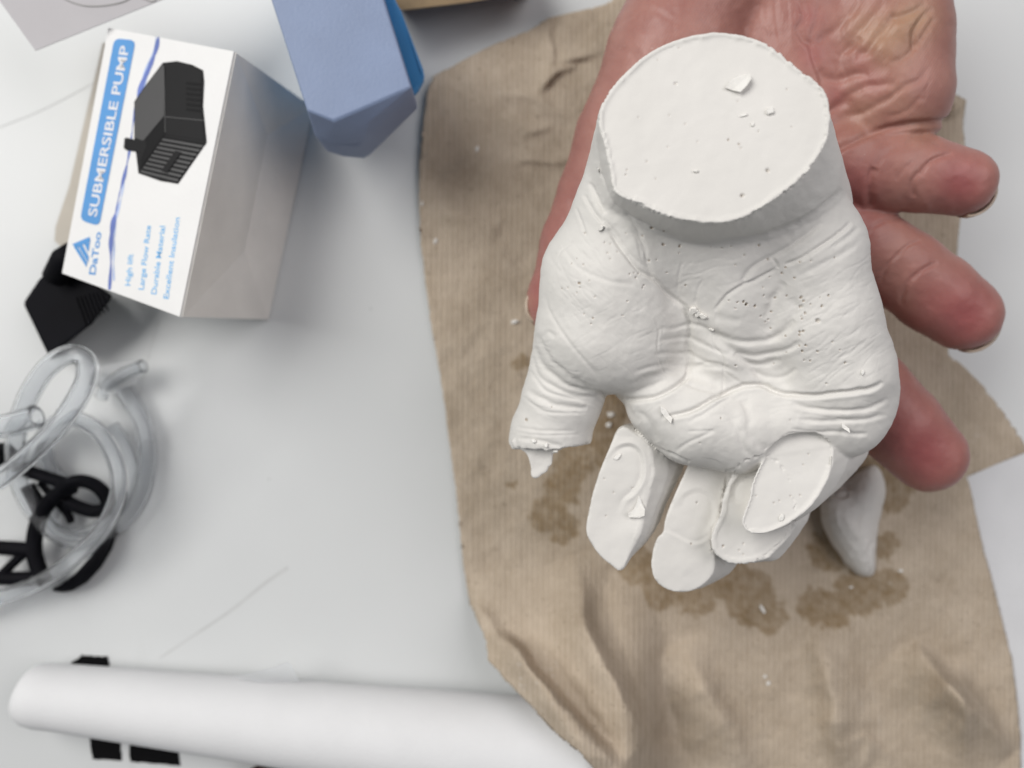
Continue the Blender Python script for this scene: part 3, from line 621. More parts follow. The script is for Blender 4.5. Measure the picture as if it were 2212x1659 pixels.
hf = [
 (C3((370, -40), (430, 120), (380, 230), (420, 320), (480, 370), (510, 470), (560, 600), (600, 760)), 8, .10, .1, .5),
 (C3((560, 0), (540, 160), (500, 280), (490, 380)), 6, .06), (C3((200, -20), (215, 160), (230, 300)), 4, .03), (C3((70, 0), (90, 180), (150, 330)), 4, .02), (C3((300, -20), (310, 120), (320, 260)), 3, .02),
 (C3((900, -20), (820, 120), (700, 230), (600, 300), (530, 350)), 10, .10), (C3((1090, 0), (1030, 90), (960, 170), (870, 270), (800, 380), (760, 440)), 10, .10),
 (C3((1430, 20), (1330, 90), (1230, 130), (1150, 150), (1090, 230), (1000, 340), (940, 420), (860, 440)), 9, .13, .15, .3),
 (C3((1220, 20), (1180, 90), (1140, 150)), 7, .05), (C3((1480, 60), (1400, 130), (1340, 210), (1310, 310), (1330, 420)), 8, .12, .15, .4),
 (C3((1500, 130), (1430, 230), (1380, 330)), 6, .06), (C3((560, 560), (640, 640), (740, 640), (850, 600), (960, 590)), 9, .11), (C3((640, 900), (760, 800), (900, 720), (1050, 680), (1180, 690)), 9, .11),
 (C3((620, 920), (660, 900), (820, 800)), 8, .10), (C3((760, 940), (880, 920), (1000, 860), (1120, 800), (1240, 710), (1360, 650), (1430, 560)), 8, .10),
 (C3((1120, 520), (1220, 480), (1330, 380), (1400, 300)), 7, .06), (C3((700, 470), (800, 400), (900, 300)), 7, .06), (C3((1100, 940), (1250, 900), (1330, 830), (1400, 770)), 6, .05),
 (C3((660, 1240), (760, 1190), (900, 1120), (1040, 1065), (1200, 1025), (1350, 1005), (1500, 995), (1640, 975)), 7, .20, .05, .6),
 (C3((1000, 1350), (965, 1450), (955, 1560), (975, 1680)), 9, .16, .1, .4), (C3((1010, 1370), (1060, 1280), (1140, 1210), (1240, 1160)), 7, .06), (C3((1380, 1420), (1430, 1330), (1520, 1270), (1640, 1240)), 6, .13),
 (C3((1240, 1180), (1350, 1110), (1480, 1120), (1540, 1180)), 8, .07), (C3((1180, 1460), (1230, 1380), (1330, 1290)), 5, .04), (C3((1330, 1600), (1310, 1480), (1370, 1380)), 6, .10),
 ([(1866, 510), (1892, 486), (1920, 474), (1948, 474)], 4, .09), ([(1900, 612), (1925, 565), (1962, 530), (1990, 520)], 4, .09), ([(1948, 660), (1958, 622), (1990, 586), (2028, 566)], 5, .10, .15, .3), ([(1880, 600), (1930, 560), (1985, 530)], 3, .03),
 ([(1942, 640), (1952, 615), (1985, 585)], 4, .03), ([(1240, 450), (1262, 470), (1290, 468)], 7, .05), ([(1215, 470), (1240, 480), (1262, 475)], 5, .03), ([(1330, 60), (1400, 20), (1480, 60)], 6, .02),
]
r2 = np.random.default_rng(12)
hf += scatter(34, C3((650, 60), (1300, 0), (1500, 500), (1450, 900), (700, 800), (560, 400)), -50, 14, 46, 2.6, .022)
hf += scatter(22, C3((0, 0), (420, 0), (380, 300), (60, 250)), 84, 8, 70, 2.8, .018)
hf += scatter(16, [(1860, 330), (1990, 320), (2010, 450), (1870, 430)], -62, 10, 40, 2.6, .02)+scatter(22, [(1850, 460), (1990, 540), (1960, 650), (1870, 600)], -25, 8, 44, 2.6, .02)
D = .50*creases(V, N, hf, up)
D += .030*vnoise(px/40, py/40, 51)+.006*vnoise(px/13, py/13, 52)
for a, b, r_, h_ in ((*C3((1080, 400))[0], 34, .13), (*C3((740, 200))[0], 40, .08), (*C3((800, 520))[0], 36, .10), (*C3((1230, 240))[0], 24, .08), (*C3((1180, 600))[0], 34, .05), (*C3((760, 700))[0], 30, .06), (*C3((1280, 960))[0], 40, .05)):
    D += h_*np.exp(-((px-a)**2+(py-b)**2)/r_**2)*up
V = V+N*D[:, None]; me.vertices.foreach_set('co', (V*S).astype(np.float32).ravel()); me.update()
def blob(L): return np.clip(sum(wt*np.exp(-(((px-a)**2+(py-b)**2)/r_**2)) for a, b, r_, wt in L), 0, 1)
attr(me, 'red', blob([(2075, 395, 62, .8), (2085, 685, 70, .9), (1990, 640, 60, .35), (1995, 975, 85, .9), (1910, 870, 70, .55), (1225, 520, 60, .35), (1170, 640, 50, .5), (1840, 400, 60, .65), (1260, 430, 40, .3), (1860, 500, 50, .4), (*C3((500, 450))[0], 30, .5), (*C3((480, 120))[0], 30, .4), (*C3((900, 480))[0], 26, .35), (*C3((1000, 650))[0], 34, .35), (*C3((700, 780))[0], 26, .4)]))
attr(me, 'yellow', .6*blob([(*C3((1050, 400))[0], 60, .6), (*C3((1230, 220))[0], 62, .6), (*C3((1380, 120))[0], 46, .6), (*C3((900, 200))[0], 44, .4), (*C3((900, 920))[0], 50, .4), (*C3((1400, 1040))[0], 40, .4), (*C3((1200, 800))[0], 40, .3), (1960, 650, 30, .3), (1140, 650, 16, .5)]))
def nail(cx, cy, z, rpx, a0, a1, tilt, out, z0=-.9, z1=-.1):
    """a curved plate that follows the far side of a finger tip"""
    c = Vector(P(cx, cy, z)); r_ = rpx/1659*(H-z); n1, n2 = 12, 6; V = []; F = []
    for s_ in (1.0, .93):
        for j in range(n2+1):
            el = z0+(z1-z0)*j/n2
            for i in range(n1+1):
                a = R(a0+(a1-a0)*i/n1); edge = math.sin(math.pi*i/n1)**.5
                rr = r_*s_*(1.0+out*edge)
                V.append((c.x+rr*math.cos(a)*math.cos(el), c.y+rr*math.sin(a)*math.cos(el), c.z+rr*math.sin(el)))
    m_ = (n1+1)*(n2+1)
    for j in range(n2):
        for i in range(n1):
            q = j*(n1+1)+i; F.append([q, q+1, q+n1+2, q+n1+1]); F.append([m_+q, m_+q+n1+1, m_+q+n1+2, m_+q+1])
    rimv = [i for i in range(n1+1)]+[j*(n1+1)+n1 for j in range(1, n2+1)]+[n2*(n1+1)+i for i in range(n1-1, -1, -1)]+[j*(n1+1) for j in range(n2-1, 0, -1)]
    for i in range(len(rimv)):
        a, b = rimv[i], rimv[(i+1) % len(rimv)]; F.append([b, a, m_+a, m_+b])
    return mesh_obj('fingernail', V, F, MAT_NAIL)
nails = [nail(2078, 397, 6.2, 73, -82, -4, 0, .06, -.8, .10), nail(2080, 682, 5.0, 80, -84, -4, 0, .06, -.8, .10), nail(2003, 984, 4.3, 80, -75, -25, 0, .0), nail(1198, 660, 5.1, 60, 150, 222, 0, .10, -.5, .35)]
adopt(person, [hand]+nails)

# ------------------------------------------------------------------ brown paper towels
out_a = [(1390, -40), (1300, 12), (1180, 40), (1150, 62), (1062, 98), (1000, 130), (935, 165), (922, 200), (915, 260), (906, 350), (905, 430), (908, 520), (918, 600), (928, 680), (944, 770), (955, 840), (965, 910), (975, 990), (985, 1060), (992, 1130), (1000, 1210), (1008, 1270), (1016, 1310), (1035, 1350), (1050, 1385), (1055, 1428), (1075, 1450), (1100, 1480), (1150, 1530), (1200, 1585), (1250, 1625), (1300, 1680), (1360, 1740),
         (2205, 1740), (2205, 1600), (2196, 1500), (2185, 1420), (2165, 1340), (2145, 1260), (2128, 1200), (2110, 1120), (2098, 1060), (2085, 1020), (2080, 960), (2070, 900), (2055, 830), (2048, 770), (2052, 700), (2062, 620), (2070, 520), (2078, 420), (2086, 330), (2080, 270), (2088, 216), (2050, 196), (2046, 120), (2050, 40), (2046, -40)]
ridges = [  # (pts, width px, height cm, one-sidedness)
 (tw([(600, 200), (640, 320), (650, 420), (690, 520), (760, 650), (850, 820), (960, 990)]), 40, .55, .7),
 (tw([(745, 230), (800, 360), (870, 500), (890, 640), (960, 800), (1060, 960)]), 30, -.28, 0),
 (tw([(330, 480), (400, 520), (480, 620), (620, 780), (800, 980)]), 26, .60, .8),
 (tw([(420, 640), (520, 740), (640, 880), (700, 980)]), 40, .22, 0),
 (tw([(380, 420), (480, 560), (600, 700), (740, 860), (860, 980)]), 24, -.22, 0),
 (tw([(1000, 500), (1060, 650), (1160, 820), (1250, 980)]), 50, .38, .4),
 (tw([(1480, 430), (1500, 560), (1540, 720), (1560, 860), (1600, 980)]), 45, .42, -.5),
 (tw([(1820, 500), (1900, 610), (1990, 700), (2090, 800), (2170, 900)]), 36, .70, .9),
 (tw([(1560, 880), (1620, 850), (1660, 838), (1700, 880), (1760, 930)]), 14, .22, .6),
 (tw([(1660, 838), (1665, 900), (1640, 980)]), 12, .16, 0), (tw([(1980, 560), (2000, 760), (2010, 980)]), 28, .25, .5),
 (z5([(850, 300), (920, 280), (990, 270), (1080, 250)]), 10, .24, -.8), (z5([(770, 450), (820, 390), (870, 340), (960, 310)]), 10, .30, -.8), (z5([(820, 60), (830, 160), (835, 300), (790, 440)]), 12, .18, .8),
 (z5([(560, 440), (650, 450), (760, 460), (880, 540), (1000, 560)]), 12, .14, .5), (z5([(660, 800), (720, 760), (860, 770), (1000, 740)]), 10, .16, -.6), (z5([(640, 520), (720, 600), (860, 600)]), 14, .15, .5), (z5([(700, 640), (760, 620), (850, 600)]), 8, .12, 0),
 (z5([(240, 1000), (400, 1020), (600, 1100)]), 30, .12, 0), ([(2088, 216), (2060, 240), (2040, 262)], 6, .25, .8), ([(2048, -20), (2054, 120), (2068, 300)], 14, .3, 0),
 ([(1010, 1300), (1060, 1340), (1080, 1400)], 16, .25, .5),
]
stains = [(1185, 1110, 46), (1215, 1060, 40), (1240, 1000, 44), (1215, 1140, 36), (1290, 920, 60), (1320, 980, 40), (1330, 860, 50), (1380, 1220, 46), (1420, 1285, 36), (1620, 1290, 60), (1660, 1330, 44), (1580, 1250, 50), (1760, 1310, 40), (1800, 1320, 46), (1860, 1280, 56), (1920, 1265, 42), (1790, 1190, 46), (1920, 1060, 50), (1930, 1000, 46), (1840, 1010, 50), (1910, 1180, 30), (1500, 1280, 50), (1100, 1050, 12), (1160, 850, 18), (1130, 780, 20)]
def roll_z(px, py):                         # the towel climbs over the paper roll at its lower left
    t = np.clip((px-1130)/90, -1, 3); e = 1545+(px-1130)*.10
    return 0
RA, RB = np.array(P(130, 1506, 1.18)), np.array(P(1300, 1639, 1.97))   # the axis of the paper roll
def over_roll(px, py, zb):                  # the towel climbs over the roll and slopes off beyond it
    z = zb.copy(); e = (RB-RA)[:2]; L = np.hypot(*e); u = e/L
    for _ in range(5):
        x, y, _z = P(px, py, z); s_ = (x-RA[0])*u[0]+(y-RA[1])*u[1]; d = np.abs(-(x-RA[0])*u[1]+(y-RA[1])*u[0])
        r_ = 1.18+.79*np.clip(s_/L, 0, 1.2)
        top = r_+np.sqrt(np.clip((r_+.18)**2-d*d, 0, None))+.05
        drape = 2*r_+.23-.75*np.maximum(0, d-.55*r_)
        lift = np.maximum(np.where(d < r_, top, 0), drape)*smoothstep(-1.2, 1.6, L+1.8-s_)*smoothstep(1000, 1040, px)
        lift = np.clip(lift, 0, None)
        z = np.log(np.exp(2.5*zb)+np.exp(2.5*lift)-1)/2.5
    return z
def towel(name, outline, base, step, amp, seed, over=True):
    poly = np.array(outline, float); lo, hi = poly.min(0), poly.max(0)
    xs = np.arange(lo[0], hi[0]+step, step); ys = np.arange(lo[1], hi[1]+step, step)
    X, Y = np.meshgrid(xs, ys, indexing='ij'); d = poly_sdf(poly, X, Y)
    keep = d < step*.55; nb = keep & (d > -step*.62)
    # snap the border on to the outline
    for i, j in zip(*np.nonzero(nb)):
        p = np.array([X[i, j], Y[i, j]]); best = None
        a = poly; b = np.roll(poly, -1, 0); e = b-a; t = np.clip(((p-a)*e).sum(1)/((e*e).sum(1)+1e-9), 0, 1); q = a+e*t[:, None]; k = np.argmin(((q-p)**2).sum(1))
        X[i, j], Y[i, j] = q[k]
    X = X+np.where(nb, 1.8*vnoise(X/9, Y/9, seed+3), 0)
    px, py = X.ravel(), Y.ravel()
    z = base+amp*(.5+.5*vnoise(px/120, py/120, seed))+.055*vnoise(px/34, py/34, seed+1)+.012*vnoise(px/11, py/11, seed+2)
    if over:
        zr = np.zeros(len(px))
        wx = 7*vnoise(px/40, py/40, 77)
        for pts, wd, ht, one in ridges:
            ii, dd, t, sd = line_field(px+wx, py, catmull(pts, 6), wd, 3)
            if len(ii) == 0: continue
            wl = wd*(1+one*.55*sd); zr[ii] += (2.5 if wd > 20 else .9)*ht*np.exp(-(dd/wl)**1.6)*np.clip(np.minimum(t, 1-t)/.38, 0, 1)
    z = np.maximum(z, base*.6)
    if over: z = over_roll(px, py, z)+zr; z = np.maximum(z, over_roll(px, py, np.full(len(px), .16))*.98)
    G = np.stack(P(px, py, z), 1); idx = np.where(keep.ravel(), np.arange(len(px)), -1).reshape(X.shape)
    Q = np.stack([idx[:-1, :-1], idx[:-1, 1:], idx[1:, 1:], idx[1:, :-1]], -1).reshape(-1, 4); Q = Q[(Q >= 0).all(1)]
    used = np.unique(Q); mp = np.full(len(px), -1); mp[used] = np.arange(len(used)); G = G[used]; Q = mp[Q]
    o = fast_mesh(name, G, Q, MAT_TOWEL); a_, b_ = px[used], py[used]
    st = np.zeros(len(used))
    if over:
        wx, wy = 16*vnoise(a_/16, b_/16, 91), 16*vnoise(a_/16, b_/16, 92)
        for x, y, r_ in stains: st = np.maximum(st, smoothstep(1.05, .86, np.hypot(a_+wx-x, b_+wy-y)/r_))
        st = st*(.62+.38*vnoise(a_/10, b_/10, 93))
    attr(o.data, 'sheet_u', (a_-1106)/1659*H*S); attr(o.data, 'sheet_v', (b_-830)/1659*H*S)
    attr(o.data, 'stain', np.clip(st, 0, 1))
    du = np.clip(vnoise(a_/5, b_/5, 94)*4-2.2, 0, 1)*np.exp(-((a_-1165)**2+(b_-1480)**2)/60**2)+np.clip(vnoise(a_/4, b_/4, 95)*4-2.0, 0, 1)*.7*(np.exp(-((a_-1900)**2+(b_-1500)**2)/60**2)+np.exp(-((a_-1720)**2+(b_-1440)**2)/30**2)+np.exp(-((a_-2110)**2+(b_-940)**2)/22**2)+np.exp(-((a_-1130)**2+(b_-697)**2)/20**2)+.5*np.exp(-((a_-1900)**2+(b_-1240)**2)/60**2))
    attr(o.data, 'dust', np.clip(du, 0, 1))
    md = o.modifiers.new('thickness', 'SOLIDIFY'); md.thickness = .03*S; md.offset = -1
    return o, BVHTree.FromPolygons(G.tolist(), Q.tolist())
t1, TOWEL = towel('paper_towel', out_a, .22, 5.0, .25, 70)
tag(t1, 'large crumpled brown paper towel with wet stains spread under the cast', 'paper towel')
out_b = [(1980, 700), (2048, 765), (2080, 790), (2120, 830), (2160, 880), (2195, 930), (2222, 975), (2160, 1005), (2100, 1035), (2080, 1060), (1990, 1060)]
t2, _ = towel('paper_towel', out_b, .06, 6.0, .12, 80, False)
tag(t2, 'small brown towel corner sticking out on the right, under the big towel', 'paper towel')
ws = sheet('paper_sheet', [(2050, 1048), (2090, 1030), (2150, 1004), (2240, 968), (2300, 940), (2300, 1760), (2120, 1760)], .19, MAT_SHEET)
tag(ws, 'plain white paper sheet at the right edge, half under the towel', 'paper')
for i, q in enumerate([(2050, 1048), (2090, 1030), (2150, 1004), (2240, 968)]): pass

# ------------------------------------------------------------------ white paper roll
def tube_mesh(path, radii, n=20, cap=True):
    V, F = [], []; m_ = len(path); up = Vector((0, 0, 1))
    prev = None
    for i in range(m_):
        t = (Vector(path[min(i+1, m_-1)])-Vector(path[max(i-1, 0)])).normalized()
        if prev is None:
            a = t.cross(up if abs(t.z) < .9 else Vector((1, 0, 0))).normalized()
        else: a = (prev-t*prev.dot(t)).normalized()
        prev = a; b = t.cross(a)
        for k in range(n):
            q = 2*math.pi*k/n; V.append(tuple(Vector(path[i])+(a*math.cos(q)+b*math.sin(q))*radii[i]))
    for i in range(m_-1):
        for k in range(n):
            k2 = (k+1) % n; F.append([i*n+k, i*n+k2, (i+1)*n+k2, (i+1)*n+k])
    if cap: F.append(list(range(n))[::-1]); F.append([(m_-1)*n+k for k in range(n)])
    return V, F
def rc(px_, py_, r): return P(px_, py_, r+.02)
path, rad = [], []
ends = [(46, 1495, .55), (50, 1496, .80), (58, 1498, .98), (72, 1500, 1.11), (95, 1503, 1.17), (130, 1506, 1.18)]
for a, b, r_ in ends: path.append(P(a, b, 1.2)); rad.append(r_)
for i in range(1, 25):
    t = i/24; q0, q1 = P(130, 1506, 1.2), P(1300, 1639, 1.99); r_ = 1.18+(1.97-1.18)*t; path.append(tuple(u+(v-u)*t for u, v in zip(q0, q1))); rad.append(r_)
Vr, Fr = tube_mesh(path, rad, 48)
rl = mesh_obj('paper_roll', Vr, Fr, MAT_PAPER); tag(rl, 'long white rolled-up paper lying along the bottom edge, one end under the towel', 'paper roll')
fl_ = mesh_obj('loose_edge', [P(1080, 1545, 3.3), P(560, 1495, 3.05)], [], None) if False else None

# ------------------------------------------------------------------ the white pump box
def prism(name, top, bot, mat, parent=None):
    n = len(top); V = list(top)+list(bot); F = [list(range(n))[::-1], [n+i for i in range(n)]]
    a = Vector(top[1])-Vector(top[0]); b = Vector(top[2])-Vector(top[1])
    fl = a.cross(b).z > 0
    F = [list(range(n)), [n+i for i in range(n)][::-1]] if fl else F
    for i in range(n):
        j = (i+1) % n; F.append([i, n+i, n+j, j] if fl else [j, n+j, n+i, i])
    return mesh_obj(name, V, F, mat, parent, smooth=False)
A, B, C_, D_ = [Vector(v) for v in (P(234, 60, 4.3), P(505, 111, 5.5), P(388, 684, 5.4), P(134, 590, 4.2))]
nf = (B-A).cross(D_-A).normalized(); nf = nf if nf.z > 0 else -nf
C_ = Vector(C_); 
def onf(L, lift):                           # points of the tilted front face
    out = []
    o = Vector((0, 0, H))
    for a, b in L:
        d = Vector(P(a, b, 0))-o; t = (A+nf*lift-o).dot(nf)/d.dot(nf); out.append(o+d*t)
    return out
C_ = onf([(388, 684)], 0)[0]; D_ = onf([(134, 590)], 0)[0]
box = empty('pump_box', P(380, 420, 0)); tag(box, 'white cardboard pump box with blue print, lying tilted on its side', 'box')
G_, H_ = Vector(P(578, 690, .06)), Vector(P(676, 232, .06))
E_, F_ = Vector(P(575, 290, 1.8)), Vector(P(525, 542, 1.8))
AL, DL = Vector((A.x+.15, A.y-.1, .06)), Vector((D_.x+.15, D_.y+.1, .06))
kids = []
fr = prism('front_panel', [A, B, C_, D_], [v-nf*.06 for v in (A, B, C_, D_)], MAT_BOX); kids.append(fr)
def flat(name, pts, mat, push=.05):
    pts = [Vector(p) for p in pts]; n_ = (pts[1]-pts[0]).cross(pts[2]-pts[1]).normalized()
    V = [tuple(p) for p in pts]+[tuple(p-n_*push) for p in pts]; n = len(pts)
    F = [list(range(n)), [n+i for i in range(n)][::-1]]+[[i, n+i, n+(i+1) % n, (i+1) % n] for i in range(n)]
    return mesh_obj(name, V, F, mat, smooth=False)
dn = nf*.065
kids += [flat('end_flap', [B-dn, C_-dn, F_, E_][::-1], MAT_BOXSIDE), flat('end_flap', [B-dn, E_, H_][::-1], MAT_BOXSIDE), flat('end_flap', [C_-dn, G_, F_][::-1], MAT_BOXSIDE), flat('end_flap', [E_, F_, G_, H_][::-1], MAT_BOXSIDE)]
kids += [flat('side_panel', [D_-dn, DL, G_, C_-dn], MAT_BOX), flat('side_panel', [A-dn, B-dn, H_, AL], MAT_BOX), flat('side_panel', [A-dn, AL, DL, D_-dn], MAT_BOX), flat('side_panel', [AL, H_, G_, DL], MAT_BOX)]
def printed(name, L, mat, lift=.004):
    t = onf(L, lift+.01); b = onf(L, lift); o = prism(name, t, b, mat); kids.append(o); return o
def rrect(p, r=.12):
    p = [np.array(q, float) for q in p]; out = []
    for i in range(4):
        a, b, c = p[i-1], p[i], p[(i+1) % 4]; s1 = min(1, 14/np.hypot(*(a-b))); s2 = min(1, 14/np.hypot(*(c-b)))
        for t in np.linspace(0, 1, 6): out.append(tuple((1-t)**2*(b+(a-b)*s1)+2*t*(1-t)*b+t*t*(b+(c-b)*s2)))
    return out
printed('banner', bx(rrect([(562, 188), (665, 200), (487, 1110), (393, 1082)])) if False else rrect(bx([(562, 188), (667, 198), (487, 1112), (393, 1082)])), MAT_BLUE, .004)
def lettering(name, txt, p0, p1, hgt, mat, lift=.03, bold=.0):
    """text whose base line runs from p0 to p1 (crop px) and whose letters are hgt crop px tall"""
    cu = bpy.data.curves.new(name, 'FONT'); cu.body = txt; cu.size = 1; cu.extrude = .002; cu.offset = bold
    o = bpy.data.objects.new(name, cu); sc.collection.objects.link(o)
    dg = bpy.context.evaluated_depsgraph_get(); me = bpy.data.meshes.new_from_object(o.evaluated_get(dg)); bpy.data.objects.remove(o)
    n = len(me.vertices); co = np.empty(n*3, np.float32); me.vertices.foreach_get('co', co); co = co.reshape(-1, 3)
    wx = co[:, 0].max()-co[:, 0].min(); hy = .70; x0 = co[:, 0].min()
    a, b = onf(bx([p0, p1]), lift); u = (b-a); v = nf.cross(u).normalized()*(hgt*.4394/1659*(H-4.9))
    P0 = np.array(a); out = P0+np.outer((co[:, 0]-x0)/wx, u)+np.outer(co[:, 1]/hy, v)+np.outer(co[:, 2], nf)
    me.vertices.foreach_set('co', (out*S).astype(np.float32).ravel()); me.materials.clear(); me.materials.append(mat); me.update()
    o = bpy.data.objects.new(name, me); sc.collection.objects.link(o); kids.append(o); return o
lettering('title_lettering', 'SUBMERSIBLE PUMP', (474, 1066), (635, 228), 53, MAT_LETTER, .02, .012)
lettering('logo_lettering', 'DaToo', (468, 1352), (498, 1142), 38, MAT_BLUE, .006, .02)
for txt, a, b in (('High lift', (640, 1405), (655, 1250)), ('Large Flow Rate', (706, 1425), (742, 1110)), ('Durable Material', (768, 1448), (812, 1112)), ('Excellent Insulation', (828, 1470), (884, 1070))):
    lettering('caption_lettering', txt, a, b, 30, MAT_LBLUE, .006, .012)
# emblem: triangle of slanted bars
printed('emblem_bar', bx([(355, 1200), (440, 1164), (444, 1186), (372, 1218)]), MAT_BLUE); printed('emblem_bar', bx([(362, 1212), (376, 1206), (428, 1290), (424, 1312)]), MAT_BLUE)
printed('emblem_bar', bx([(384, 1210), (404, 1202), (436, 1262), (432, 1290)]), MAT_BLUE); printed('emblem_bar', bx([(414, 1200), (442, 1190), (434, 1240)]), MAT_BLUE)
def rib_f(name, pts, wf, mat, lift):
    p = catmull(bx(pts), 8); n = len(p); A_, B_ = [], []
    for i in range(n):
        t = p[min(i+1, n-1)]-p[max(i-1, 0)]; t = t/(np.hypot(*t)+1e-9); nn = np.array([-t[1], t[0]])*wf(i/(n-1))/2
        A_.append(tuple(p[i]+nn)); B_.append(tuple(p[i]-nn))
    V, F = [], []
    for i, (u, v) in enumerate(zip(onf(A_, lift), onf(B_, lift))): V += [tuple(u), tuple(v)]
    for i in range(n-1): F.append([2*i, 2*i+1, 2*i+3, 2*i+2])
    o = mesh_obj(name, V, F, mat, smooth=False); kids.append(o)
rib_f('water_line', [(780, 180), (765, 250), (735, 330), (700, 410), (675, 490), (655, 600), (640, 720), (615, 850), (590, 940), (572, 1030), (556, 1100), (545, 1200), (545, 1300), (538, 1425)], lambda t: 1.5+7*math.exp(-((t-.18)/.09)**2)+7*abs(math.sin(t*31)*math.sin(t*13+1))+6*math.exp(-((t-.82)/.07)**2), MAT_WATER, .006)
rib_f('water_line', [(768, 180), (755, 250), (722, 340), (700, 440), (684, 520)], lambda t: 2+9*math.exp(-((t-.6)/.2)**2), MAT_PALEWATER, .005)
rib_f('water_line', [(612, 860), (600, 950), (580, 1040), (566, 1110), (562, 1200), (558, 1290), (560, 1380)], lambda t: 1.5+3*abs(math.sin(t*15)), MAT_PALEWATER, .005)
# picture of the pump
L0 = .012
printed('pump_picture', bx([(800, 308), (870, 300), (945, 318), (998, 345), (1004, 400), (998, 520), (1016, 700), (875, 904), (790, 890), (680, 852), (672, 780), (660, 690), (660, 500), (700, 440)]), MAT_P1, .004)
printed('pump_picture', bx([(800, 312), (806, 330), (806, 570), (704, 692), (662, 676), (662, 505), (705, 440)]), MAT_P2, L0+.006)
printed('pump_picture', bx([(812, 330), (905, 338), (990, 365), (990, 520), (1004, 690), (812, 660)]), MAT_P1, L0+.006)
printed('pump_picture', bx([(700, 700), (806, 575), (808, 662), (690, 830)]), MAT_P3, L0+.008)
printed('pump_picture', bx([(808, 670), (1008, 704), (872, 892), (690, 846)]), MAT_P4, L0+.006)
for k in range(9):
    t = k/9; a, b = np.array((808, 670))*(1-t)+np.array((690, 846))*t, np.array((1008, 704))*(1-t)+np.array((872, 892))*t
    q = (np.array((690, 846))-np.array((808, 670)))*.055
    printed('picture_slat', bx([tuple(a), tuple(b), tuple(b+q), tuple(a+q)]), MAT_P3, L0+.022)
printed('pump_picture', bx([(862, 740), (890, 748), (820, 850), (792, 840)]), MAT_P1, L0+.04)
for k in range(6): printed('picture_slat', bx([(915, 400+k*26), (985, 408+k*26), (985, 420+k*26), (915, 412+k*26)]), MAT_P3, L0+.022)
printed('pump_picture', bx([(612, 680), (622, 676), (694, 694), (700, 700), (716, 690), (720, 720), (690, 790), (676, 780), (690, 748), (622, 738), (608, 728)]), MAT_P1, L0+.012)
printed('pump_picture', bx([(812, 572), (998, 590), (998, 594), (812, 576)]), MAT_P4, L0+.02)
printed('pump_picture', bx([(803, 330), (807, 330), (814, 650), (810, 650)]), MAT_P4, L0+.024)
adopt(box, kids)

# ------------------------------------------------------------------ beige pad, black adapter behind the box
bp = prism('beige_card', [P(*q, 1.3) for q in [(222, 92), (300, 110), (235, 560), (140, 540), (118, 520), (120, 490), (150, 400)]], [P(*q, .05) for q in [(222, 92), (300, 110), (235, 560), (140, 540), (118, 520), (120, 490), (150, 400)]], MAT_BEIGE)
bp.name = 'card_holder'; tag(bp, 'beige card holder showing along the left side of the pump box', 'holder')
ad = empty('power_adapter', P(150, 650, 0)); tag(ad, 'black boxy power adapter wedged under the lower left corner of the pump box', 'power adapter')
tp = [P(50, 655, 2.0), P(84, 604, 2.0), P(128, 560, 2.0), P(245, 640, 2.0), P(200, 700, 2.0), P(106, 772, 2.0)]
ab = prism('body', tp, [P(*q, .05) for q in ((56, 656), (88, 610), (130, 566), (236, 632), (188, 690), (108, 764))], MAT_BLACK)
bev = ab.modifiers.new('b', 'BEVEL'); bev.width = .0012; bev.segments = 3
ks = [ab]
for k in range(7):
    a = np.array((160+k*9, 640-k*2.)); ks.append(sheet('rib', [tuple(a), tuple(a+(4, 2)), tuple(a+(4+22-k, 62-k*3)), tuple(a+(22-k, 60-k*3))], 2.06, MAT_BLACK, .05))
pl_ = tube_mesh([P(118, 600, 2.2), P(140, 560, 2.6), P(160, 545, 2.7)], [.42, .45, .40], 20); ks.append(mesh_obj('cable_boot', pl_[0], pl_[1], MAT_BLACK))
adopt(ad, ks)

# ------------------------------------------------------------------ blue box
bb = empty('blue_box', P(760, 120, 0)); tag(bb, 'lavender blue box with a bright blue edge, at the top beside the white box', 'box')
bt = [P(560, -60, 6.2), P(812, -60, 6.2), P(828, 4, 6.1), P(888, 190, 5.2)]
lid = [P(560, -80, 6.0), P(805, -80, 6.0), P(830, 6, 5.9), P(880, 182, 5.3), P(884, 200, 5.2), P(780, 312, 4.4), P(768, 320, 4.3), P(725, 316, 4.3), P(690, 303, 4.4), P(678, 292, 4.5)]
lo_ = [(v[0]+.1, v[1]+.15, 1.2) for v in lid]
zt = 6.0
LQ = [(560, -80, zt), (806, -80, zt), (832, 6, zt), (889, 188, zt), (893, 202, zt-.35), (784, 310, zt-1.3), (770, 318, zt-1.4), (725, 314, zt-1.3), (690, 303, zt-1.15), (679, 292, zt-1.0), (670, 262, zt-.45), (662, 238, zt)]
LT = [P(*q) for q in LQ]; nl = len(LT); LB = [(v[0], v[1], v[2]-1.3) for v in LT]
mid_ = [P(720, 262, zt-.12), P(800, 262, zt-.45)]
Vl = LT+LB+mid_; Fl = [[0, 11, 2*nl, 3, 2, 1], [11, 10, 2*nl], [10, 9, 8, 7, 2*nl], [2*nl, 7, 6, 5, 2*nl+1], [2*nl, 2*nl+1, 3], [3, 2*nl+1, 5, 4], [nl+i for i in range(nl)]]
for i in range(nl): j = (i+1) % nl; Fl.append([i, j, nl+j, nl+i])
l1 = mesh_obj('lid', Vl, Fl, MAT_BLUEBOX)
b_ = bmesh.new(); b_.from_mesh(l1.data); bmesh.ops.recalc_face_normals(b_, faces=b_.faces); b_.to_mesh(l1.data); b_.free()
l1.data.set_sharp_from_angle(angle=R(40)); bv_ = l1.modifiers.new('b', 'BEVEL'); bv_.width = .0014; bv_.segments = 3
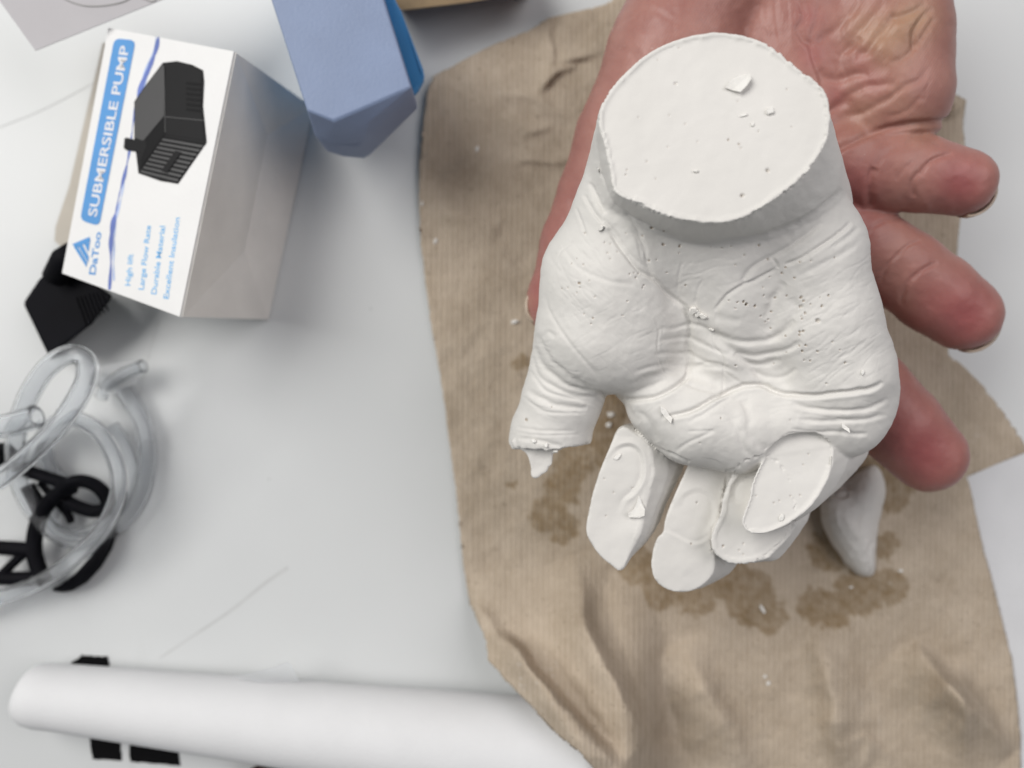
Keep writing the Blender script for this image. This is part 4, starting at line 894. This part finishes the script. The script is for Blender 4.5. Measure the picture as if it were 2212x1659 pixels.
side = [P(824, -60, 4.9), P(868, 26, 4.9), P(915, 150, 4.3), P(919, 172, 4.2), P(905, 200, 3.9), P(790, 318, 3.6), P(740, 314, 3.6), P(700, 280, 3.6), P(600, -60, 4.9)]
s1 = prism('inner_tray', side, [P(*q, .06) for q in ((790, -30), (835, 30), (880, 130), (885, 160), (868, 185), (790, 270), (740, 270), (710, 240), (640, -40))], MAT_BLUEEDGE); s1.modifiers.new('b', 'BEVEL').width = .001
adopt(bb, [l1, s1])
# ------------------------------------------------------------------ paper at the upper left, wooden edge, maroon thing, tape
gs = sheet('paper_sheet', [(-120, -140), (420, -120), (362, -6), (76, 109), (-60, -80)], 4.6, MAT_SHADEDSHEET, .03); gs['category'] = 'paper'
gs['label'] = 'white sheet of paper with its shade painted in as grey, hovering in the upper left corner with a curved pen line'
ink = ribbon('pen_line', [(120, -14), (140, -2), (165, 8), (190, 13), (225, 12), (265, 4), (290, -10)], 2.4, 4.62, MAT_INK, .01); ink.parent = gs
ink = ribbon('pen_line', [(290, -8), (310, -3), (325, 3), (336, 0), (332, -10)], 2.4, 4.62, MAT_INK, .01); ink.parent = gs
wd_ = prism('wooden_board', [P(846, -60, 2.0), P(850, 6, 2.0), P(868, 22, 2.0), P(1010, 5, 2.0), P(1150, -18, 2.0), P(1150, -80, 2.0)], [P(846, -60, .1), P(850, 6, .1), P(868, 22, .1), P(1010, 5, .1), P(1150, -18, .1), P(1150, -80, .1)], MAT_WOOD)
tri = sheet('plastic_film', [(500, 1462), (548, 1452), (590, 1442), (618, 1430), (630, 1436), (646, 1472), (560, 1474)], 1.9, MAT_FILM, .02)
tag(tri, 'thin film corner standing up behind the middle of the paper roll', 'plastic film')
tag(wd_, 'brown wooden board edge just showing at the top, right of the blue box', 'board')
mr = prism('leather_case', [P(520, 1672, 1.2), P(560, 1650, 1.2), P(610, 1643, 1.2), P(670, 1646, 1.2), P(712, 1654, 1.2), P(740, 1680, 1.2)], [P(520, 1690, .1), P(545, 1660, .1), P(600, 1652, .1), P(670, 1655, .1), P(715, 1662, .1), P(745, 1700, .1)], MAT_MAROON)
tag(mr, 'dark maroon object barely peeking in below the paper roll at the bottom edge', 'case')
def tape(pts, label):
    rr = random.Random(len(label)); L = []
    n = len(pts)
    for i in range(n):
        a, b = np.array(pts[i]), np.array(pts[(i+1) % n]); k = max(2, int(np.hypot(*(b-a))/7))
        for j in range(k):
            q = a+(b-a)*j/k; L.append((q[0]+rr.uniform(-1.3, 1.3), q[1]+rr.uniform(-1.0, 1.0)))
    o = sheet('tape_strip', L, .03, MAT_TAPE, .02); tag(o, label, 'tape', 'black tape strips on the table')
tape([(153, 1431), (172, 1420), (176, 1413), (182, 1416), (234, 1419), (238, 1462), (150, 1462)], 'torn black tape piece peeking out above the paper roll')
tape([(190, 1570), (258, 1578), (263, 1643), (200, 1640)], 'smaller squarish black tape piece below the paper roll')
tape([(278, 1590), (382, 1600), (389, 1654), (281, 1646)], 'longer rectangular black tape piece below the roll, beside the maroon object')

# ------------------------------------------------------------------ clear tubing and the black holder
def hose(pts, r_, mat, name, parent, wall=True, n=18):
    p = catmull([P(*q) for q in pts], 8); path = [tuple(v) for v in p]; V, F = tube_mesh(path, [r_]*len(path), n, cap=not wall)
    if wall:
        V2, F2 = tube_mesh(path, [r_*.66]*len(path), n, cap=False); m_ = len(V); k = len(path)
        V = V+V2; F = F+[[m_+i for i in q][::-1] for q in F2]
        for e in (0, k-1):
            for i in range(n):
                j = (i+1) % n; q = [e*n+i, e*n+j, m_+e*n+j, m_+e*n+i]; F.append(q[::-1] if e == 0 else q)
    return mesh_obj(name, V, F, mat, parent)
T = lambda L: [(*q, z) for q, z in zip(tb([(a, b) for a, b, c in L]), [c for a, b, c in L])]
h1 = hose(T([(-420, 1300, .5), (-200, 1560, .6), (0, 1505, .9), (150, 1455, 1.1), (300, 1375, 1.4), (450, 1255, 1.7), (580, 1110, 1.9), (650, 960, 2.0), (660, 830, 1.9), (610, 680, 1.7), (520, 570, 1.5), (400, 520, 1.2), (280, 560, .9), (240, 640, .7), (270, 780, .6), (330, 860, .5)]), .31, MAT_TUBE, 'hose_coil', None)
h2 = hose(T([(560, 300, .6), (650, 330, .5), (740, 440, .45), (800, 580, .45), (815, 760, .45), (775, 940, .45), (690, 1070, .45), (560, 1160, .6), (420, 1190, .7), (290, 1130, .8), (180, 1010, .9), (110, 860, 1.2), (85, 700, 1.7), (105, 540, 2.3), (170, 370, 3.0), (270, 230, 3.6), (390, 160, 4.0), (470, 190, 4.1), (480, 290, 4.1), (420, 420, 4.0), (320, 560, 3.8), (180, 700, 3.6), (0, 850, 3.4), (-220, 980, 3.2)]), .35, MAT_TUBE, 'hose_coil', None)
h3 = hose(T([(-200, 620, 2.6), (-60, 580, 2.8), (80, 545, 3.0), (200, 505, 3.1)]), .42, MAT_TUBE, 'hose_coil', None)
h4 = hose(T([(230, 640, .6), (262, 760, .4), (290, 880, .4), (300, 1010, .4), (290, 1100, .45), (350, 1160, .5), (470, 1150, .5), (590, 1080, .5), (690, 960, .5), (730, 820, .5), (700, 680, .5), (620, 560, .5)]), .27, MAT_TUBE, 'hose_coil', None)
h5 = hose(T([(790, 228, 1.1), (700, 262, .9), (600, 330, .7), (560, 400, .6)]), .26, MAT_TUBE, 'hose_end', None)
hr = empty('clear_hose', P(150, 1150, 0)); tag(hr, 'coiled clear plastic hose looping over the black holder at the left edge', 'hose'); adopt(hr, [h1, h2, h3, h4, h5])
mt_film = sheet('plastic_film', [(205, 795), (240, 785), (300, 780), (314, 793), (292, 830), (262, 838), (250, 850), (222, 850), (212, 820)], .8, MAT_FILM, .02)
tag(mt_film, 'small crinkled clear plastic film scrap above the hose coil', 'plastic film')
kb = []
def bar(pts, r_, nm='bracket_arm'): kb.append(hose(T(pts), r_, MAT_BLACK, nm, None, wall=False, n=14))
bar([(60, 770, 1.1), (160, 810, 1.1), (280, 850, 1.1), (390, 885, 1.1)], .24)
bar([(340, 905, 1.2), (400, 870, 1.3), (470, 865, 1.3), (540, 895, 1.3), (590, 955, 1.2), (585, 1010, 1.1), (520, 1030, 1.0), (430, 1005, .9), (370, 975, .8)], .25, 'bracket_ring')
bar([(400, 895, 1.1), (300, 950, 1.0), (230, 1040, .9), (195, 1150, .8), (190, 1260, .8), (220, 1360, .8), (270, 1430, .8)], .29, 'bracket_ring')
bar([(-80, 1228, .8), (60, 1235, .8), (190, 1245, .8)], .28); bar([(-120, 1395, .7), (30, 1400, .7), (200, 1400, .7)], .26)
bar([(0, 1390, .7), (60, 1330, .7), (130, 1265, .8)], .18); bar([(-60, 690, 1.0), (20, 680, 1.0), (80, 710, 1.0)], .20); bar([(-60, 745, .9), (30, 740, .9)], .25)
bar([(150, 890, .7), (190, 960, .7), (230, 1040, .8)], .28); bar([(220, 870, .6), (300, 960, .6), (370, 1040, .5), (395, 1090, .4)], .14)
cr = [(270, 1462), (330, 1440), (420, 1370), (500, 1280), (560, 1190), (600, 1130), (645, 1080), (650, 1150), (620, 1240), (560, 1340), (480, 1425), (400, 1470), (330, 1482)]
kb.append(prism('base', [P(*q, .7) for q in tb(cr)], [P(*q, .06) for q in tb(cr)], MAT_BLACK)); kb[-1].modifiers.new('b', 'BEVEL').width = .0015
hd = empty('plastic_bracket', P(120, 1180, 0)); tag(hd, 'black plastic bracket with rings tangled in the clear hose', 'bracket'); adopt(hd, kb)

# ------------------------------------------------------------------ loose plaster flakes and crumbs
def flake(px_, py_, size, ang, shape, bv, label, name='plaster_flake', thick=.18, curl=.1):
    p, n = drop(bv, px_, py_); rr = random.Random(int(px_*7+py_)); s_ = size/1659*(H-p.z)
    k = 11; V, F = [], []
    q = Vector((0, 0, 1)).rotation_difference(n if n.z > .2 else Vector((0, 0, 1)))
    for lay in (0, 1, 2):
        for i in range(k):
            a = 2*math.pi*i/k; r_ = s_*(1+rr.uniform(-.28, .28))*(1 if lay == 1 else .80)
            x, y = r_*math.cos(a), r_*math.sin(a)*shape; x, y = x*math.cos(R(ang))-y*math.sin(R(ang)), x*math.sin(R(ang))+y*math.cos(R(ang))
            z = (lay*thick*s_*.5)+curl*s_*max(0, x/s_)
            V.append(tuple(p+q @ Vector((x, y, z+.004))))
    for l in (0, 1):
        for i in range(k): j = (i+1) % k; F.append([l*k+i, l*k+j, (l+1)*k+j, (l+1)*k+i])
    F.append(list(range(k))[::-1]); F.append([2*k+i for i in range(k)])
    o = mesh_obj(name, V, F, MAT_FLAKE, smooth=False); tag(o, label, 'plaster crumb', 'loose plaster flakes'); return o
def f1(L, *a, **k): return flake(*L, *a, **k)
def slab(pts, bv, label, lift, th, name='plaster_flake'):   # a thin curled chip with an authored outline
    c = np.mean(pts, 0); p0, n0 = drop(bv, *c); V = []; n = len(pts)
    for a, b in pts:
        u = lift*max(0., ((a-c[0])+.6*(b-c[1]))/30); V.append(P(a, b, p0.z+.02+u+th))
    V += [(v[0], v[1], v[2]-th) for v in V[:n]]
    ar = sum(V[i][0]*V[(i+1) % n][1]-V[(i+1) % n][0]*V[i][1] for i in range(n)); o_ = list(range(n)) if ar > 0 else list(range(n))[::-1]
    F = [o_, [n+i for i in o_][::-1]]+[[o_[i], n+o_[i], n+o_[(i+1) % n], o_[(i+1) % n]] for i in range(n)]
    o = mesh_obj(name, V, F, MAT_FLAKE, smooth=False); tag(o, label, 'plaster crumb', 'loose plaster flakes')
slab(c1([(1172, 455), (1200, 420), (1250, 390), (1300, 385), (1308, 410), (1285, 445), (1252, 478), (1210, 470)]), CAST, 'large curled plaster chip on the flat wrist cut', .22, .03)
f1(c1([(1404, 580)])[0], 8.5, 20, .9, CAST, 'small round crumb right of centre on the wrist cut, below the curled chip', thick=.7)
f1(c1([(1268, 602)])[0], 9, 12, .3, CAST, 'thin sliver on the wrist cut just below the curled chip', thick=.3)
f1(c1([(1314, 648)])[0], 5, 60, .8, CAST, 'tiny crumb on the wrist cut under the thin sliver', thick=.6)
f1(c1([(1018, 892)])[0], 5.5, 0, .6, CAST, 'bright tiny crumb in the lower middle of the wrist cut', thick=.8)
f1(c1([(530, 1190)])[0], 8.5, 30, .55, CAST, 'upstanding flake on the thumb side below the wrist', thick=.8)
f1(c1([(518, 885)])[0], 5, 40, .6, CAST, 'small chip hanging at the left edge of the wrist cut', thick=.8)
f1(z3([(1400, 700)])[0], 10, 20, .8, CAST, 'knobbly crumb at the left of the clump in the palm crease', thick=1.0)
f1(z3([(1435, 730)])[0], 9, 70, .7, CAST, 'middle crumb of the clump in the palm crease', thick=.9)
f1(z3([(1482, 750)])[0], 9, -20, .6, CAST, 'right-hand crumb of the clump in the palm crease', thick=.8)
f1(z3([(1550, 860)])[0], 6.5, 5, .4, CAST, 'thin crumb in the palm hollow, below the clump', thick=.6)
f1(z4([(1343, 1225)])[0], 5.5, 80, .45, CAST, 'small upright crumb on the outer heel of the cast', thick=.9)
slab(z2([(1385, 192), (1445, 235), (1452, 272), (1390, 232)]), CAST, 'pointed chip just right of the little finger cut', .18, .06)
slab(z3([(1125, 1500), (1170, 1530), (1200, 1580), (1222, 1600), (1212, 1645), (1165, 1600), (1128, 1550)]), CAST, 'curled ragged flake on the pad below the thumb ball', .16, .04)
slab(z1([(1310, 672), (1335, 700), (1345, 740), (1375, 800), (1370, 860), (1320, 880), (1220, 875), (1215, 840), (1270, 800), (1300, 740)]), CAST, 'winged flake on the sliced index finger', .12, .06)
f1(z1([(1110, 305)])[0], 9, 35, .5, CAST, 'shallow curl at the top of the sliced index finger', thick=.35)
f1(z2([(880, 975)])[0], 9, 70, .5, CAST, 'pale curl near the lower end of the sliced little finger', thick=.35)
for i, ((a, b), s_, lb) in enumerate([((655, 237), 5, 'crumb stuck at the broken thumb end, rightmost'), ((522, 232), 6, 'crumb stuck at the broken thumb end, beside the spike'), ((438, 195), 5, 'crumb on the rim of the broken thumb, in its middle'), ((325, 160), 5.5, 'crumb on the rim of the broken thumb, nearest the left')]):
    f1(z1([(a, b)])[0], s_, 40*i, .8, CAST, lb, thick=1.1)
for i, (a, b, s_, sh, an, lb) in enumerate([(1031, 323, 6.5, .6, 80, 'bright crumb on the towel between the blue box and the wrist'), (941, 521, 6, .6, 60, 'crumb near the left towel edge, level with the box bottom'), (1319, 895, 7, .8, 0, 'round crumb on the towel between thumb and index finger, upper one'), (1315, 917, 6.5, .8, 50, 'round crumb on the towel between thumb and index finger, lower one'),
        (1646, 1315, 10, .35, -60, 'oval white crumb on the wet stain below the ring finger'), (1838, 1268, 4, .7, 0, 'tiny crumb below the loose plaster fingertip'), (1652, 1460, 4, .7, 20, 'left one of two specks on the lower middle of the towel'), (1659, 1475, 5, .7, 50, 'lower one of two specks on the lower middle of the towel'), (1945, 1232, 6, .5, 0, 'flat crumb right of the loose plaster fingertip'), (912, 440, 6, .4, 85, 'white crumb clinging to the upper left towel edge'), (1112, 695, 9, .45, 10, 'pale chip on the towel beside the thumb nail')]):
    flake(a, b, s_, an, sh, TOWEL, lb, thick=.6)
